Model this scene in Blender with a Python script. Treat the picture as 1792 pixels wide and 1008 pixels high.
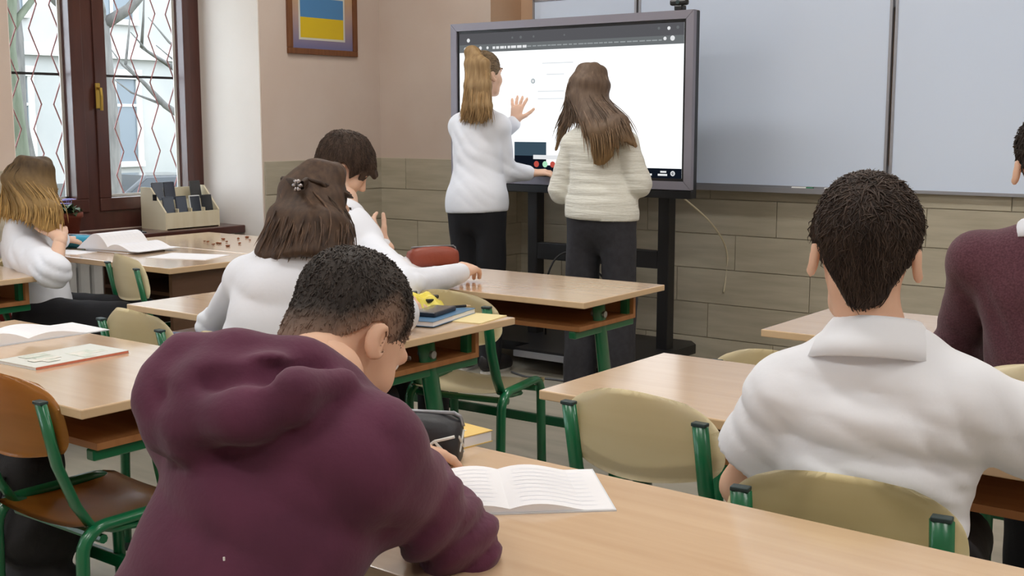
import bpy, bmesh, math, random
import numpy as np
from mathutils import Vector, Matrix
random.seed(7); np.random.seed(7)
for o in list(bpy.data.objects): bpy.data.objects.remove(o)
S = bpy.context.scene
COL = S.collection
# ------------------------------------------------------------ camera
cam = bpy.data.cameras.new('camera'); camo = bpy.data.objects.new('camera', cam); COL.objects.link(camo)
cam.sensor_width = 36.0; cam.lens = 2116/1792*36.0; cam.clip_start = 0.05; cam.clip_end = 200
camo.location = (0, 0, 1.345)
camo.rotation_euler = (math.radians(90)-math.atan(293/2116), 0, math.radians(37.2))
S.camera = camo
# ------------------------------------------------------------ world, light, exposure
S.view_settings.view_transform = 'Standard'; S.view_settings.look = 'None'
S.view_settings.gamma = 1.0; S.view_settings.use_curve_mapping = False
S.view_settings.exposure = -0.12
wd = bpy.data.worlds.new('overcast_sky'); S.world = wd; wd.use_nodes = True
bg = wd.node_tree.nodes['Background']; bg.inputs[0].default_value = (0.80, 0.90, 1.0, 1); bg.inputs[1].default_value = 7.0
# ------------------------------------------------------------ helpers
PI = math.pi
def lin(c):
    return tuple(((x/255)/12.92 if x/255 <= .04045 else ((x/255+.055)/1.055)**2.4) for x in c)
MATS = {}
def mat(name, rgb, rough=.6, rgb2=None, scale=8.0, stretch=(1,1,1), bump=0.0, bscale=None, metal=0.0, spec=.5, coat=0.0, detail=4.0, emit=None, contrast=(.35,.65), coords='Object', sheen=0.0, rnd=0.0, sss=0.0, alpha=None, trans=0.0, bstretch=None):
    if name in MATS: return MATS[name]
    m = bpy.data.materials.new(name); m.use_nodes = True
    nt = m.node_tree; b = nt.nodes['Principled BSDF']; L = nt.links.new
    b.inputs['Base Color'].default_value = (*lin(rgb), 1)
    b.inputs['Roughness'].default_value = rough; b.inputs['Metallic'].default_value = metal
    b.inputs['Specular IOR Level'].default_value = spec
    b.inputs['Coat Weight'].default_value = coat; b.inputs['Coat Roughness'].default_value = .15
    b.inputs['Sheen Weight'].default_value = sheen
    b.inputs['Transmission Weight'].default_value = trans
    if sss: b.inputs['Subsurface Weight'].default_value = sss; b.inputs['Subsurface Radius'].default_value = (.012,.005,.003)
    if emit is not None:
        b.inputs['Emission Color'].default_value = (*lin(rgb), 1); b.inputs['Emission Strength'].default_value = emit
    tc = nt.nodes.new('ShaderNodeTexCoord')
    vec = tc.outputs[coords]
    if rnd:
        oi = nt.nodes.new('ShaderNodeObjectInfo'); vm = nt.nodes.new('ShaderNodeVectorMath'); vm.operation = 'MULTIPLY_ADD'
        cb = nt.nodes.new('ShaderNodeCombineXYZ')
        for k in range(3): L(oi.outputs['Random'], cb.inputs[k])
        L(cb.outputs[0], vm.inputs[0]); vm.inputs[1].default_value = (37,91,53); L(vec, vm.inputs[2]); vec = vm.outputs[0]
    if rgb2 is not None:
        mp = nt.nodes.new('ShaderNodeMapping'); mp.inputs['Scale'].default_value = stretch; L(vec, mp.inputs[0])
        nz = nt.nodes.new('ShaderNodeTexNoise'); nz.inputs['Scale'].default_value = scale; nz.inputs['Detail'].default_value = detail
        L(mp.outputs[0], nz.inputs['Vector'])
        rp = nt.nodes.new('ShaderNodeValToRGB'); rp.color_ramp.elements[0].position = contrast[0]; rp.color_ramp.elements[1].position = contrast[1]
        rp.color_ramp.elements[0].color = (*lin(rgb),1); rp.color_ramp.elements[1].color = (*lin(rgb2),1)
        L(nz.outputs['Fac'], rp.inputs[0])
        out = rp.outputs[0]
        if rnd:
            hs = nt.nodes.new('ShaderNodeHueSaturation'); mm = nt.nodes.new('ShaderNodeMapRange'); mm.inputs[3].default_value = 1-rnd; mm.inputs[4].default_value = 1+rnd
            L(oi.outputs['Random'], mm.inputs[0]); L(mm.outputs[0], hs.inputs['Value']); L(out, hs.inputs['Color']); out = hs.outputs[0]
        L(out, b.inputs['Base Color'])
    if bump:
        mp2 = nt.nodes.new('ShaderNodeMapping'); mp2.inputs['Scale'].default_value = bstretch or stretch; L(vec, mp2.inputs[0])
        n2 = nt.nodes.new('ShaderNodeTexNoise'); n2.inputs['Scale'].default_value = bscale or scale*2; n2.inputs['Detail'].default_value = 5
        L(mp2.outputs[0], n2.inputs['Vector'])
        bp = nt.nodes.new('ShaderNodeBump'); bp.inputs['Strength'].default_value = bump; bp.inputs['Distance'].default_value = .01
        L(n2.outputs['Fac'], bp.inputs['Height']); L(bp.outputs[0], b.inputs['Normal'])
    MATS[name] = m
    return m
def glow(name, rgb, s):
    if name in MATS: return MATS[name]
    m = bpy.data.materials.new(name); m.use_nodes = True; nt = m.node_tree
    for n in list(nt.nodes): nt.nodes.remove(n)
    e = nt.nodes.new('ShaderNodeEmission'); e.inputs[0].default_value = (*lin(rgb),1); e.inputs[1].default_value = s
    o = nt.nodes.new('ShaderNodeOutputMaterial'); nt.links.new(e.outputs[0], o.inputs[0]); MATS[name] = m
    return m
def tag(o, label=None, cat=None, group=None, kind=None):
    if label: o['label'] = label
    if cat: o['category'] = cat
    if group: o['group'] = group
    if kind: o['kind'] = kind
    return o
def empty(name, loc=(0,0,0), rz=0, label=None, cat=None, group=None):
    o = bpy.data.objects.new(name, None); COL.objects.link(o); o.location = loc; o.rotation_euler = (0,0,rz); o.empty_display_size = .05
    return tag(o, label, cat, group)
def link(name, me, m=None, parent=None, smooth=False):
    o = bpy.data.objects.new(name, me); COL.objects.link(o)
    if m is not None:
        for x in (m if isinstance(m,(list,tuple)) else [m]): me.materials.append(x)
    if smooth: me.polygons.foreach_set('use_smooth', [True]*len(me.polygons))
    if parent is not None: o.parent = parent
    return o
def copy_tree(o, parent=None):
    c = o.copy(); COL.objects.link(c); c.parent = parent
    for ch in list(o.children): copy_tree(ch, c)
    return c
class MB:
    """collects shapes for one mesh"""
    def __init__(s): s.bm = bmesh.new()
    def box(s, c, d, rot=None, bev=0.0):
        M = Matrix.Translation(c) @ (rot.to_4x4() if rot is not None else Matrix.Identity(4)) @ Matrix.Diagonal((*d,1))
        r = bmesh.ops.create_cube(s.bm, size=1.0, matrix=M)
        if bev:
            es = list({e for v in r['verts'] for e in v.link_edges})
            bmesh.ops.bevel(s.bm, geom=es, offset=bev, segments=2, affect='EDGES', profile=.5)
        return s
    def span(s, lo, hi, bev=0.0):
        return s.box([(a+b)/2 for a,b in zip(lo,hi)], [abs(b-a) for a,b in zip(lo,hi)], None, bev)
    def tube(s, pts, r, n=8, flat=1.0, side=None, cap=True):
        pts = [Vector(p) for p in pts]; rr = r if isinstance(r,(list,tuple)) else [r]*len(pts)
        rings = []; prev = None
        for i,p in enumerate(pts):
            t = (pts[min(i+1,len(pts)-1)]-pts[max(i-1,0)]).normalized()
            if prev is None:
                a = Vector(side) if side is not None else (Vector((0,0,1)) if abs(t.z)<.9 else Vector((1,0,0)))
            else: a = prev
            a = (a - t*a.dot(t)).normalized(); b = t.cross(a); prev = a
            rings.append([s.bm.verts.new(p + a*(math.cos(2*PI*k/n)*rr[i]) + b*(math.sin(2*PI*k/n)*rr[i]*flat)) for k in range(n)])
        for A,B in zip(rings, rings[1:]):
            for k in range(n): s.bm.faces.new((A[k],A[(k+1)%n],B[(k+1)%n],B[k]))
        if cap: s.bm.faces.new(rings[0][::-1]); s.bm.faces.new(rings[-1])
        return s
    def prism(s, poly, z0, z1, M=None, bev=0.0):
        """polygon in xy extruded z0..z1, then matrix"""
        M = M or Matrix.Identity(4)
        lo = [s.bm.verts.new(M @ Vector((x,y,z0))) for x,y in poly]; hi = [s.bm.verts.new(M @ Vector((x,y,z1))) for x,y in poly]
        n = len(poly); f=[s.bm.faces.new(lo[::-1]), s.bm.faces.new(hi)]
        for k in range(n): s.bm.faces.new((lo[k],lo[(k+1)%n],hi[(k+1)%n],hi[k]))
        if bev:
            es = list({e for ff in f for e in ff.edges}); bmesh.ops.bevel(s.bm, geom=es, offset=bev, segments=2, affect='EDGES', profile=.5)
        return s
    def lathe(s, prof, c=(0,0,0), n=20):
        rings = [[s.bm.verts.new((c[0]+r*math.cos(2*PI*k/n), c[1]+r*math.sin(2*PI*k/n), c[2]+z)) for k in range(n)] for r,z in prof]
        for A,B in zip(rings, rings[1:]):
            for k in range(n): s.bm.faces.new((A[k],A[(k+1)%n],B[(k+1)%n],B[k]))
        s.bm.faces.new(rings[0][::-1]); s.bm.faces.new(rings[-1]); return s
    def grid(s, f, nu, nv, thick=0.0):
        """surface f(u,v) u,v in 0..1"""
        V = [[s.bm.verts.new(f(i/nu, j/nv)) for j in range(nv+1)] for i in range(nu+1)]
        for i in range(nu):
            for j in range(nv): s.bm.faces.new((V[i][j],V[i+1][j],V[i+1][j+1],V[i][j+1]))
        return s
    def mesh(s, name):
        bmesh.ops.recalc_face_normals(s.bm, faces=s.bm.faces[:])
        me = bpy.data.meshes.new(name); s.bm.to_mesh(me); s.bm.free(); return me
    def build(s, name, m, parent=None, smooth=False):
        o = link(name, s.mesh(name), m, parent, smooth)
        return o
def rotz(a): return Matrix.Rotation(a,3,'Z')
def shade(o, ang=35):
    o.data.polygons.foreach_set('use_smooth', [True]*len(o.data.polygons))
    bm = bmesh.new(); bm.from_mesh(o.data)
    for e in bm.edges:
        if len(e.link_faces)==2 and e.calc_face_angle(0) > math.radians(ang): e.smooth = False
    bm.to_mesh(o.data); bm.free(); return o
# ------------------------------------------------------------ palette
M_wall = mat('peach_plaster', (203,186,174), .85, (207,192,181), 3.0, bump=.05, bscale=120)
M_wallR = mat('tan_plaster', (202,168,138), .85, (209,178,150), 3.0, bump=.05, bscale=120)
M_white_plaster = mat('white_plaster', (233,226,219), .85, (238,232,226), 2.0, bump=.04, bscale=90)
M_grout = mat('pale_grout', (196,188,170), .9)
M_tile = mat('wood_look_tile', (168,160,141), .42, (186,178,159), 3.2, (1,9,9), bump=.06, bscale=14, rnd=.05, contrast=(.3,.7))
M_floor = mat('grey_beige_floor', (152,148,134), .42, (172,166,152), 2.2, (1,6,1), bump=.03, bscale=18, contrast=(.3,.7))
M_ceil = mat('ceiling_paint', (240,238,234), .9)
M_top = mat('beech_laminate', (212,180,146), .22, (222,192,158), 2.2, (1,14,4), bump=.01, bscale=10, coat=.8, contrast=(.3,.7))
M_edge = mat('beech_edge_band', (218,188,150), .4)
M_shelf = mat('shelf_board', (168,112,66), .5, (182,126,78), 3.0, (1,10,1))
M_green = mat('green_paint', (10,108,68), .28, spec=.6, coat=.3)
M_ply = mat('pale_plywood', (230,217,180), .36, (236,225,192), 2.4, (1,1,10), coat=.25, contrast=(.3,.7))
M_ply2 = mat('honey_plywood', (176,116,44), .3, (192,132,58), 2.4, (1,1,10), coat=.5, contrast=(.3,.7))
M_cap = mat('dark_plastic_cap', (44,62,64), .4)
M_brownpanel = mat('brown_laminate', (92,66,50), .5, (104,76,58), 3.0, (1,1,9))
M_frame = mat('mahogany_paint', (70,38,32), .3, (80,45,38), 3.0, (6,6,1), coat=.3)
M_black = mat('black_powder_coat', (22,22,25), .45)
M_blackpl = mat('black_plastic', (20,21,24), .35)
M_bezel = mat('grey_aluminium', (142,139,150), .4, metal=.3)
M_steel = mat('satin_steel', (176,178,182), .35, metal=.8)
M_board = mat('whiteboard_enamel', (216,230,252), .25, (220,233,253), 1.0, spec=.5)  # blue tint in the base colour stands for daylight reflected from the windows
M_alu = mat('board_aluminium', (168,170,178), .4, metal=.6)
M_paper = mat('white_paper', (240,240,244), .8)
M_white = mat('white_enamel', (232,232,230), .4)
M_brass = mat('brass', (190,160,80), .3, metal=.9)
# ============================================================ ROOM
XL, YP, YF, XR, YB, ZC = -5.40, 5.72, 6.02, 2.6, -2.6, 3.25
XP = -4.50          # right face of the pier that carries the screen's left half
WY0, WY1, WX = 3.19, 4.73, -5.93      # window niche
WZ0, WZ1 = .74, 2.75
wins = [(WY0,WY1), (.55,2.09), (-2.1,-.56)]
def struct(o): o['kind'] = 'structure'; return o
fl = struct(MB().span((-6.2,YB-.2,-.1),(XR+.2,YF+.2,0)).build('floor', M_floor))
struct(MB().span((-6.2,YB-.2,ZC),(XR+.2,YF+.2,ZC+.1)).build('ceiling', M_ceil))
w = MB()
# left wall: thick, with niches that run to the floor
ys = [YB-.2] + [v for a,b in sorted(wins) for v in (a,b)] + [YF+.2]
for i in range(0,len(ys),2): w.span((-6.15,ys[i],0),(XL,ys[i+1],ZC))
for a,b in wins: w.span((-6.15,a,WZ1),(XL,b,ZC)); w.span((-6.15,a,0),(WX,b,WZ0))
wl = struct(w.build('wall_left', M_wall))
wf = MB().span((XP,YF,0),(XR+.2,YF+.2,ZC)); wf = struct(wf.build('wall_front', M_wallR))
pier = struct(MB().span((XL-.05,YP,0),(XP,YF+.2,ZC)).build('wall_pier', [M_wall,M_wallR]))
for p in pier.data.polygons:
    if p.normal.x > .9: p.material_index = 1
struct(MB().span((XR,YB-.2,0),(XR+.2,YF+.2,ZC)).build('wall_right', M_wall))
struct(MB().span((-6.15,YB-.2,0),(XR+.2,YB,ZC)).build('wall_back', M_wall))
# white reveal skins of the niche
for i,(a,b) in enumerate(wins):
    o = MB().span((WX,b-.006,0),(XL-.004,b,WZ1)).span((WX,a,0),(XL-.004,a+.006,WZ1)).span((WX,a,WZ1-.006),(XL-.004,b,WZ1)).build('window_reveal', M_white_plaster, wl)
# wall tiles, each its own piece
TH, TL, G = .195, .80, .004
def tile_mesh(L, H):
    b = MB().box((0,0,0),(L-G,.012,H-G),None,0.0015); return b.mesh('tile')
full = tile_mesh(TL, TH); full.materials.append(M_tile)
cache = {}
def tile_row_wall(parent, along, a0, a1, fixed, normal_sign, ztop, offs, sgn=1):
    """tiles on a wall; along 'x' or 'y'"""
    r = 0; z = ztop
    while z > 0.02:
        h = min(TH, z); off = offs[r % len(offs)]
        x = a0 - off*TL
        while x < a1-.01:
            s, e = max(x,a0), min(x+TL,a1)
            if e-s > .02:
                key = (round(e-s,3), round(h,3))
                if key == (TL,TH): me = full
                else:
                    if key not in cache: cache[key] = tile_mesh(e-s,h); cache[key].materials.append(M_tile)
                    me = cache[key]
                o = bpy.data.objects.new('tile', me); COL.objects.link(o); o.parent = parent
                c = (s+e)/2
                if along == 'x': o.location = (c, fixed+normal_sign*.004, z-h/2)
                else: o.location = (fixed+normal_sign*.004, c, z-h/2); o.rotation_euler = (0,0,PI/2)
            x += TL
        z -= TH; r += 1
ZT = 1.11
def grout(lo,hi,parent): MB().span(lo,hi).build('grout_bed', M_grout, parent)
grout((XP,YF-.004,0),(XR,YF,ZT),wf); tile_row_wall(wf,'x',XP,XR,YF-.004,-1,ZT,(.35,.85,.15,.6))
grout((XL,YP-.004,0),(XP,YP,ZT),pier); tile_row_wall(pier,'x',XL,XP,YP-.004,-1,ZT,(.72,0.0,.60,.25))
grout((XP,YP,0),(XP+.004,YF,ZT),pier); tile_row_wall(pier,'y',YP,YF,XP+.004,1,ZT,(.2,.7))
grout((XL,WY1+.005,0),(XL+.004,YP,ZT),wl); tile_row_wall(wl,'y',WY1+.005,YP,XL+.004,1,ZT,(.45,.1,.7,.3))
for a,b in ((2.09,3.19),(-.56,.55)): grout((XL,a,0),(XL+.004,b,ZT),wl); tile_row_wall(wl,'y',a,b,XL+.004,1,ZT,(.45,.1,.7,.3))
# windows
M_glass = mat('window_glass', (255,255,255), .02, trans=1.0); M_glass.node_tree.nodes['Principled BSDF'].inputs['IOR'].default_value = 1.02
for wi,(a,b) in enumerate(wins):
    root = empty('window_%d'%(wi+1), (WX,(a+b)/2,WZ0)); root['kind']='structure'
    hw = (b-a)/2; Hh = WZ1-WZ0
    f = MB()
    f.span((-.10,-hw,0),(0,hw,.10)).span((-.10,-hw,Hh-.08),(0,hw,Hh)).span((-.10,-hw,.10),(0,-hw+.075,Hh-.08)).span((-.10,hw-.085,.10),(0,hw,Hh-.08)).span((-.10,-.035,.10),(0,.035,Hh-.08))
    f.build('window_frame', M_frame, root)
    for sgn in (-1,1):
        lo, hi = (-hw+.075,-.035) if sgn<0 else (.035,hw-.085)
        s = MB(); t=.075
        s.span((-.075,lo,.10),(.012,hi,.10+t),.006).span((-.075,lo,Hh-.08-t),(.012,hi,Hh-.08),.006).span((-.075,lo,.10+t),(.012,lo+ (t if sgn>0 else .045),Hh-.08-t),.004).span((-.075,hi-(t if sgn<0 else .045),.10+t),(.012,hi,Hh-.08-t),.004)
        so = s.build('sash', M_frame, root)
        l2, h2 = lo+(t if sgn>0 else .045), hi-(t if sgn<0 else .045)
        MB().span((-.05,l2,.10+t),(-.046,h2,Hh-.08-t)).build('pane', M_glass, so)
        MB().span((-.072,l2,.10+t),(-.066,l2+.018,Hh-.08-t)).span((-.072,h2-.018,.10+t),(-.066,h2,Hh-.08-t)).span((-.072,l2,.10+t),(-.066,h2,.10+t+.015)).build('glazing_bead', M_white, so)
    h = MB().box((.016,.045,.74),(.008,.03,.14),None,.003).tube([(.03,.045,.78),(.045,.045,.78),(.05,.045,.74),(.05,.043,.66)],.009,8)
    h.build('window_handle', M_brass, root)
    # sill board of the niche
    sb = MB().span((WX-.0,a+.008,WZ0-.05),(-5.56,b-.008,WZ0-.005),.006).build('window_sill', M_frame, root)
    sb.matrix_parent_inverse = root.matrix_basis.inverted()
    # outside grille: zigzag rods and flat cross bars
    g = empty('window_grille', (WX-.20,(a+b)/2,WZ0), label='rust red zigzag metal window grille outside the '+('visible window' if wi==0 else 'window out of view %s'%('in the middle' if wi==1 else 'at the back')), cat='grille')
    M_rust = mat('rust_red_paint', (142,92,90), .6, (160,112,110), 6); M_dk = mat('dark_grille_bar', (52,48,50), .6)
    nrod = 12; dy = 2*hw/nrod; amp = dy*.42; sz = .135
    for k in range(nrod):
        y0 = -hw + dy*(k+.5); n = int(Hh/sz)+1
        pts = []
        for j in range(n):
            y = y0 + (amp/2 if (j+k)%2 else -amp/2); pts.append((0,y,.02+sz*j))
        MB().tube(pts, .0042, 6).build('zigzag_rod', M_rust, g)
    for z in (.02,.86,1.75): MB().span((-.012,-hw,z-.007),(.0,hw,z+.007)).build('cross_bar', M_dk, g)
    # radiator under the sill
    rd = empty('radiator', (-5.72,(a+b)/2,0), label=['white panel radiator under the sill with the flower pot','white panel radiator under the second window','white panel radiator under the rear window'][wi], cat='radiator', group='radiators under the windows')
    for k in range(14):
        y = -.56+k*.08
        MB().box((0,y,.36),(.09,.064,.52),None,.02).build('radiator_fin', M_white, rd)
    MB().tube([(0,-.6,.14),(0,.56,.14)],.016,8).tube([(0,-.6,.58),(0,.56,.58)],.016,8).build('radiator_pipe', M_white, rd)
    for y in (-.5,.48): MB().span((-.02,y-.012,0),(.02,y+.012,.12)).build('foot', M_white, rd)
    # daylight portal
    pl = bpy.data.lights.new('window_portal','AREA'); pl.shape='RECTANGLE'; pl.size=b-a; pl.size_y=Hh; pl.cycles.is_portal=True
    po = bpy.data.objects.new('window_portal', pl); COL.objects.link(po); po.location=(WX-.35,(a+b)/2,WZ0+Hh/2); po.rotation_euler=(0,-PI/2,0)
# baseboard-free room; ceiling lamps
M_tube = glow('lamp_diffuser', (255,246,232), 3.0)
k=0
names = [r_+' '+c_ for r_ in ('added at the front to brighten the board','above the middle rows','above the back of the room') for c_ in ('on the window side','in the middle','on the inner side')]
for y in (4.3,1.9,-.7):  # front row is out of view, added to brighten the board and front wall
    for x in (-4.0,-1.6,.9):
        r = empty('ceiling_light',(x,y,ZC),label='white rectangular ceiling lamp '+names[k],cat='lamp',group='ceiling lamps'); k+=1
        MB().span((-.62,-.16,-.06),(.62,.16,0),.01).build('lamp_housing', M_white, r)
        MB().span((-.59,-.14,-.068),(.59,.14,-.0605)).build('diffuser', M_tube, r)
        L = bpy.data.lights.new('lamp','AREA'); L.shape='RECTANGLE'; L.size=1.15; L.size_y=.26; L.energy=22; L.color=(1.0,.985,.96)
        lo = bpy.data.objects.new('lamp_light', L); COL.objects.link(lo); lo.location=(0,0,-.075); lo.parent=r
# ============================================================ OUTSIDE
M_ground = mat('winter_lawn', (88,96,60), .95, (112,110,84), 1.5)
struct(MB().span((-60,-25,-1.3),(-6.2,60,-1.2)).build('ground_outside', M_ground))
M_fac = mat('pale_facade', (140,140,137), .9, (152,150,146), .6); M_win2 = mat('facade_window', (92,100,106), .3); M_trim=mat('facade_trim',(176,174,170),.8)
bl = empty('apartment_building', (-27,16,-1.2), label='pale apartment building with tall windows beyond the trees outside', cat='building')
MB().span((-6,-20,0),(0,24,13)).build('facade_wall', M_fac, bl)
MB().span((0,-20,12.4),(.5,24,13)).build('cornice', M_trim, bl); MB().span((0,-20,4.1),(.2,24,4.4)).build('string_course', M_trim, bl)
MB().span((0,-20,0),(.12,24,1.0)).build('plinth', mat('grey_plinth',(90,90,88),.9), bl)
wm = MB().span((0.0,-.62,0),(.05,.62,2.1)).mesh('pane'); wm.materials.append(M_win2)
tm = MB(); tm.span((0,-.78,-.14),(.14,.78,0)); tm.span((0,-.78,2.1),(.14,.78,2.34)); tm.span((0,-.78,0),(.1,-.62,2.1)); tm.span((0,.62,0),(.1,.78,2.1)); tm.span((0,-.04,0),(.08,.04,2.1)); tm.span((0,-.62,1.4),(.08,.62,1.47)); tm=tm.mesh('window'); tm.materials.append(M_trim)
for z in (1.5,5.1,8.8):
    for j in range(14):
        y = -18.6+3.05*j
        o = link('window', tm, None, bl); o.location=(0,y,z)
        q = link('pane', wm, None, o)
M_bark = mat('grey_bark', (80,78,75), .95, (98,95,91), 5, (3,3,.6), bump=.4, bscale=14)
M_moss = mat('mossy_bark', (66,72,56), .95, (84,88,74), 5, (3,3,.6), bump=.4, bscale=14)
def tree(loc, h, r, seed, label, m, lean=0.0):
    rng = random.Random(seed); t = empty('bare_tree', loc, label=label, cat='tree', group='bare trees outside the window')
    pts=[Vector((0,0,0))]; n=7
    for i in range(1,n+1): pts.append(Vector((lean*i/n*h*.2+rng.uniform(-.12,.12), rng.uniform(-.12,.12)+lean*.3*i/n, h*i/n)))
    MB().tube(pts,[r*(1-.65*i/n)+.01 for i in range(n+1)],9).build('trunk', m, t, True)
    for b in range(11):
        i = rng.randint(2,n-1); p=pts[i]; a=rng.uniform(0,2*PI); L=rng.uniform(1.2,2.6)*(1-.35*i/n); br=[p]; d=Vector((math.cos(a),math.sin(a),rng.uniform(.25,.9))).normalized()
        for j in range(1,5):
            d = (d+Vector((rng.uniform(-.3,.3),rng.uniform(-.3,.3),rng.uniform(-.1,.25)))).normalized(); br.append(br[-1]+d*L/4)
        r0 = r*(1-.65*i/n)*.5
        bb = MB().tube(br,[r0*(1-.8*j/4) for j in range(5)],6)
        for j in (2,3,4):
            d2=(d+Vector((rng.uniform(-1,1),rng.uniform(-1,1),rng.uniform(-.2,.6)))).normalized(); q=br[j]
            bb.tube([q,q+d2*.5,q+d2*.9+Vector((0,0,.15))],[r0*.3,r0*.2,r0*.07],5)
        bb.build('branch', m, t, True)
tree((-10.6,6.25,-1.2),7.5,.13,3,'mossy bare tree leaning at the left edge of the window view',M_moss,.1)
tree((-13.0,8.8,-1.2),8.5,.22,5,'grey forked bare tree in the left window pane',M_bark,-.2)
tree((-14.6,11.6,-1.2),8.0,.19,11,'grey bare tree in the middle of the right window pane',M_bark,.2)
tree((-16.5,14.2,-1.2),9.0,.26,17,'slim bare tree at the right edge of the window view',M_bark,0)
tree((-18.5,11.0,-1.2),9.0,.24,23,'farthest bare tree before the apartment building',M_bark,0)
# a parked car and a hedge beyond the lawn
cr = empty('parked_car', (-21.5,16.2,-1.2), PI/2, label='dark parked car in front of the apartment building', cat='car')
M_carp = mat('dark_car_paint',(26,28,32),.25,coat=.6); M_cg = mat('car_glass',(30,36,42),.1); M_tyre = mat('tyre_rubber',(24,24,24),.8)
body = [(-2.1,.35),(2.1,.35),(2.15,.75),(1.9,.9),(1.1,.98),(.55,1.42),(-1.2,1.45),(-1.9,1.0),(-2.15,.85)]
Mx = Matrix(((1,0,0,0),(0,0,1,-.85),(0,1,0,0),(0,0,0,1)))
MB().prism(body,0,1.7,Mx,.06).build('car_body', M_carp, cr, False)
MB().prism([(1.0,.98),(.5,1.38),(-1.15,1.4),(-1.75,1.0)],-.01,1.71,Mx).build('side_window', M_cg, cr)
for x in (-1.35,1.35):
    for s in (-1,1):
        MB().tube([(x,s*.66,.33),(x,s*.88,.33)],.33,18).build('wheel', M_tyre, cr)
# ============================================================ FURNITURE
DT = .74
def make_desk():
    r = empty('school_desk')
    t = MB().span((-.6,-.28,DT-.022),(.6,.28,DT),.003).build('tabletop', [M_top,M_edge], r)
    for p in t.data.polygons:
        if abs(p.normal.z) < .5: p.material_index = 1
    MB().span((-.53,-.20,.622),(.53,.17,.638)).build('book_shelf', M_shelf, r)
    MB().span((-.53,.17,.622),(.53,.186,.712)).build('shelf_back', M_shelf, r)
    for s in (-1,1):
        x = s*.50
        MB().tube([(x,-.03,.716),(x,-.015,.62),(x,.10,.04)],.034,10,.5,side=(0,1,0)).build('leg', M_green, r, True)
        MB().span((x-.015,-.20,.594),(x+.015,.20,.620),.004).span((x-.014,.15,.62),(x+.014,.18,.717)).build('top_bracket', M_green, r)
        MB().tube([(x,-.24,.022),(x,.26,.022)],.02,8,.9).build('foot', M_green, r)
        bolt = MB().tube([(x-.03*s,-.02,.66),(x+.026*s,-.02,.66)],.012,10).build('bolt', M_steel, r)
    MB().span((-.49,.07,.19),(.49,.09,.225),.004).build('stretcher', M_green, r)
    return r
PD = make_desk()
def desk(cx, cy, rz, label):
    global PD
    o = PD if 'label' not in PD else copy_tree(PD)
    o.location = (cx,cy,0); o.rotation_euler = (0,0,rz); tag(o,label,'desk','school desks'); return o
R = math.radians
desk(-2.835, 3.60, R(1.5), 'beech school desk in the front row before the standing girls, brown pencil case on it')
desk(-2.83, 2.675, R(0), 'beech school desk with the blue book and phone near its corner')
desk(-2.83, 1.715, R(0), 'beech school desk at left holding an open notebook and a magazine')
desk(-.975, 2.455, R(0), 'beech school desk in front of the boy in the white short-sleeved shirt')
desk(-1.00, 1.425, R(-2), 'nearest beech school desk with the maroon hoodie boy leaning on it')
desk(-.93, 3.50, R(0), 'beech school desk in front of the person in the maroon sweater')
desk(-4.93, 2.44, R(0), 'beech school desk cut by the left picture edge behind the girl with fair hair')
# two wooden desks pushed together by the window
def panel_desk(cx,cy,d,label):
    r = empty('wooden_desk',(cx,cy,0),label=label,cat='desk',group='brown sided desks by the window')
    t = MB().span((-.6,-d/2,DT-.025),(.6,d/2,DT),.003).build('tabletop',[M_top,M_edge],r)
    for p in t.data.polygons:
        if abs(p.normal.z)<.5: p.material_index=1
    MB().span((.54,-d/2+.04,0),(.56,d/2-.02,DT-.025)).build('side_panel',M_brownpanel,r)
    for y in (-d/2+.05,d/2-.05): MB().span((-.56,y-.015,0),(-.53,y+.015,DT-.025)).build('leg',M_steel,r)
    MB().span((.0,-d/2+.1,.60),(.54,d/2-.04,.615)).build('shelf',M_brownpanel,r); MB().span((-.01,-d/2+.1,.40),(.0,d/2-.04,DT-.025)).build('shelf_side',M_brownpanel,r)
    return r
panel_desk(-4.72,3.37,.56,'brown sided beech desk by the window with an open book and blue pencil case')
panel_desk(-4.72,3.96,.60,'brown sided beech desk nearer the front wall, scattered with brown crumbs')
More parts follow.
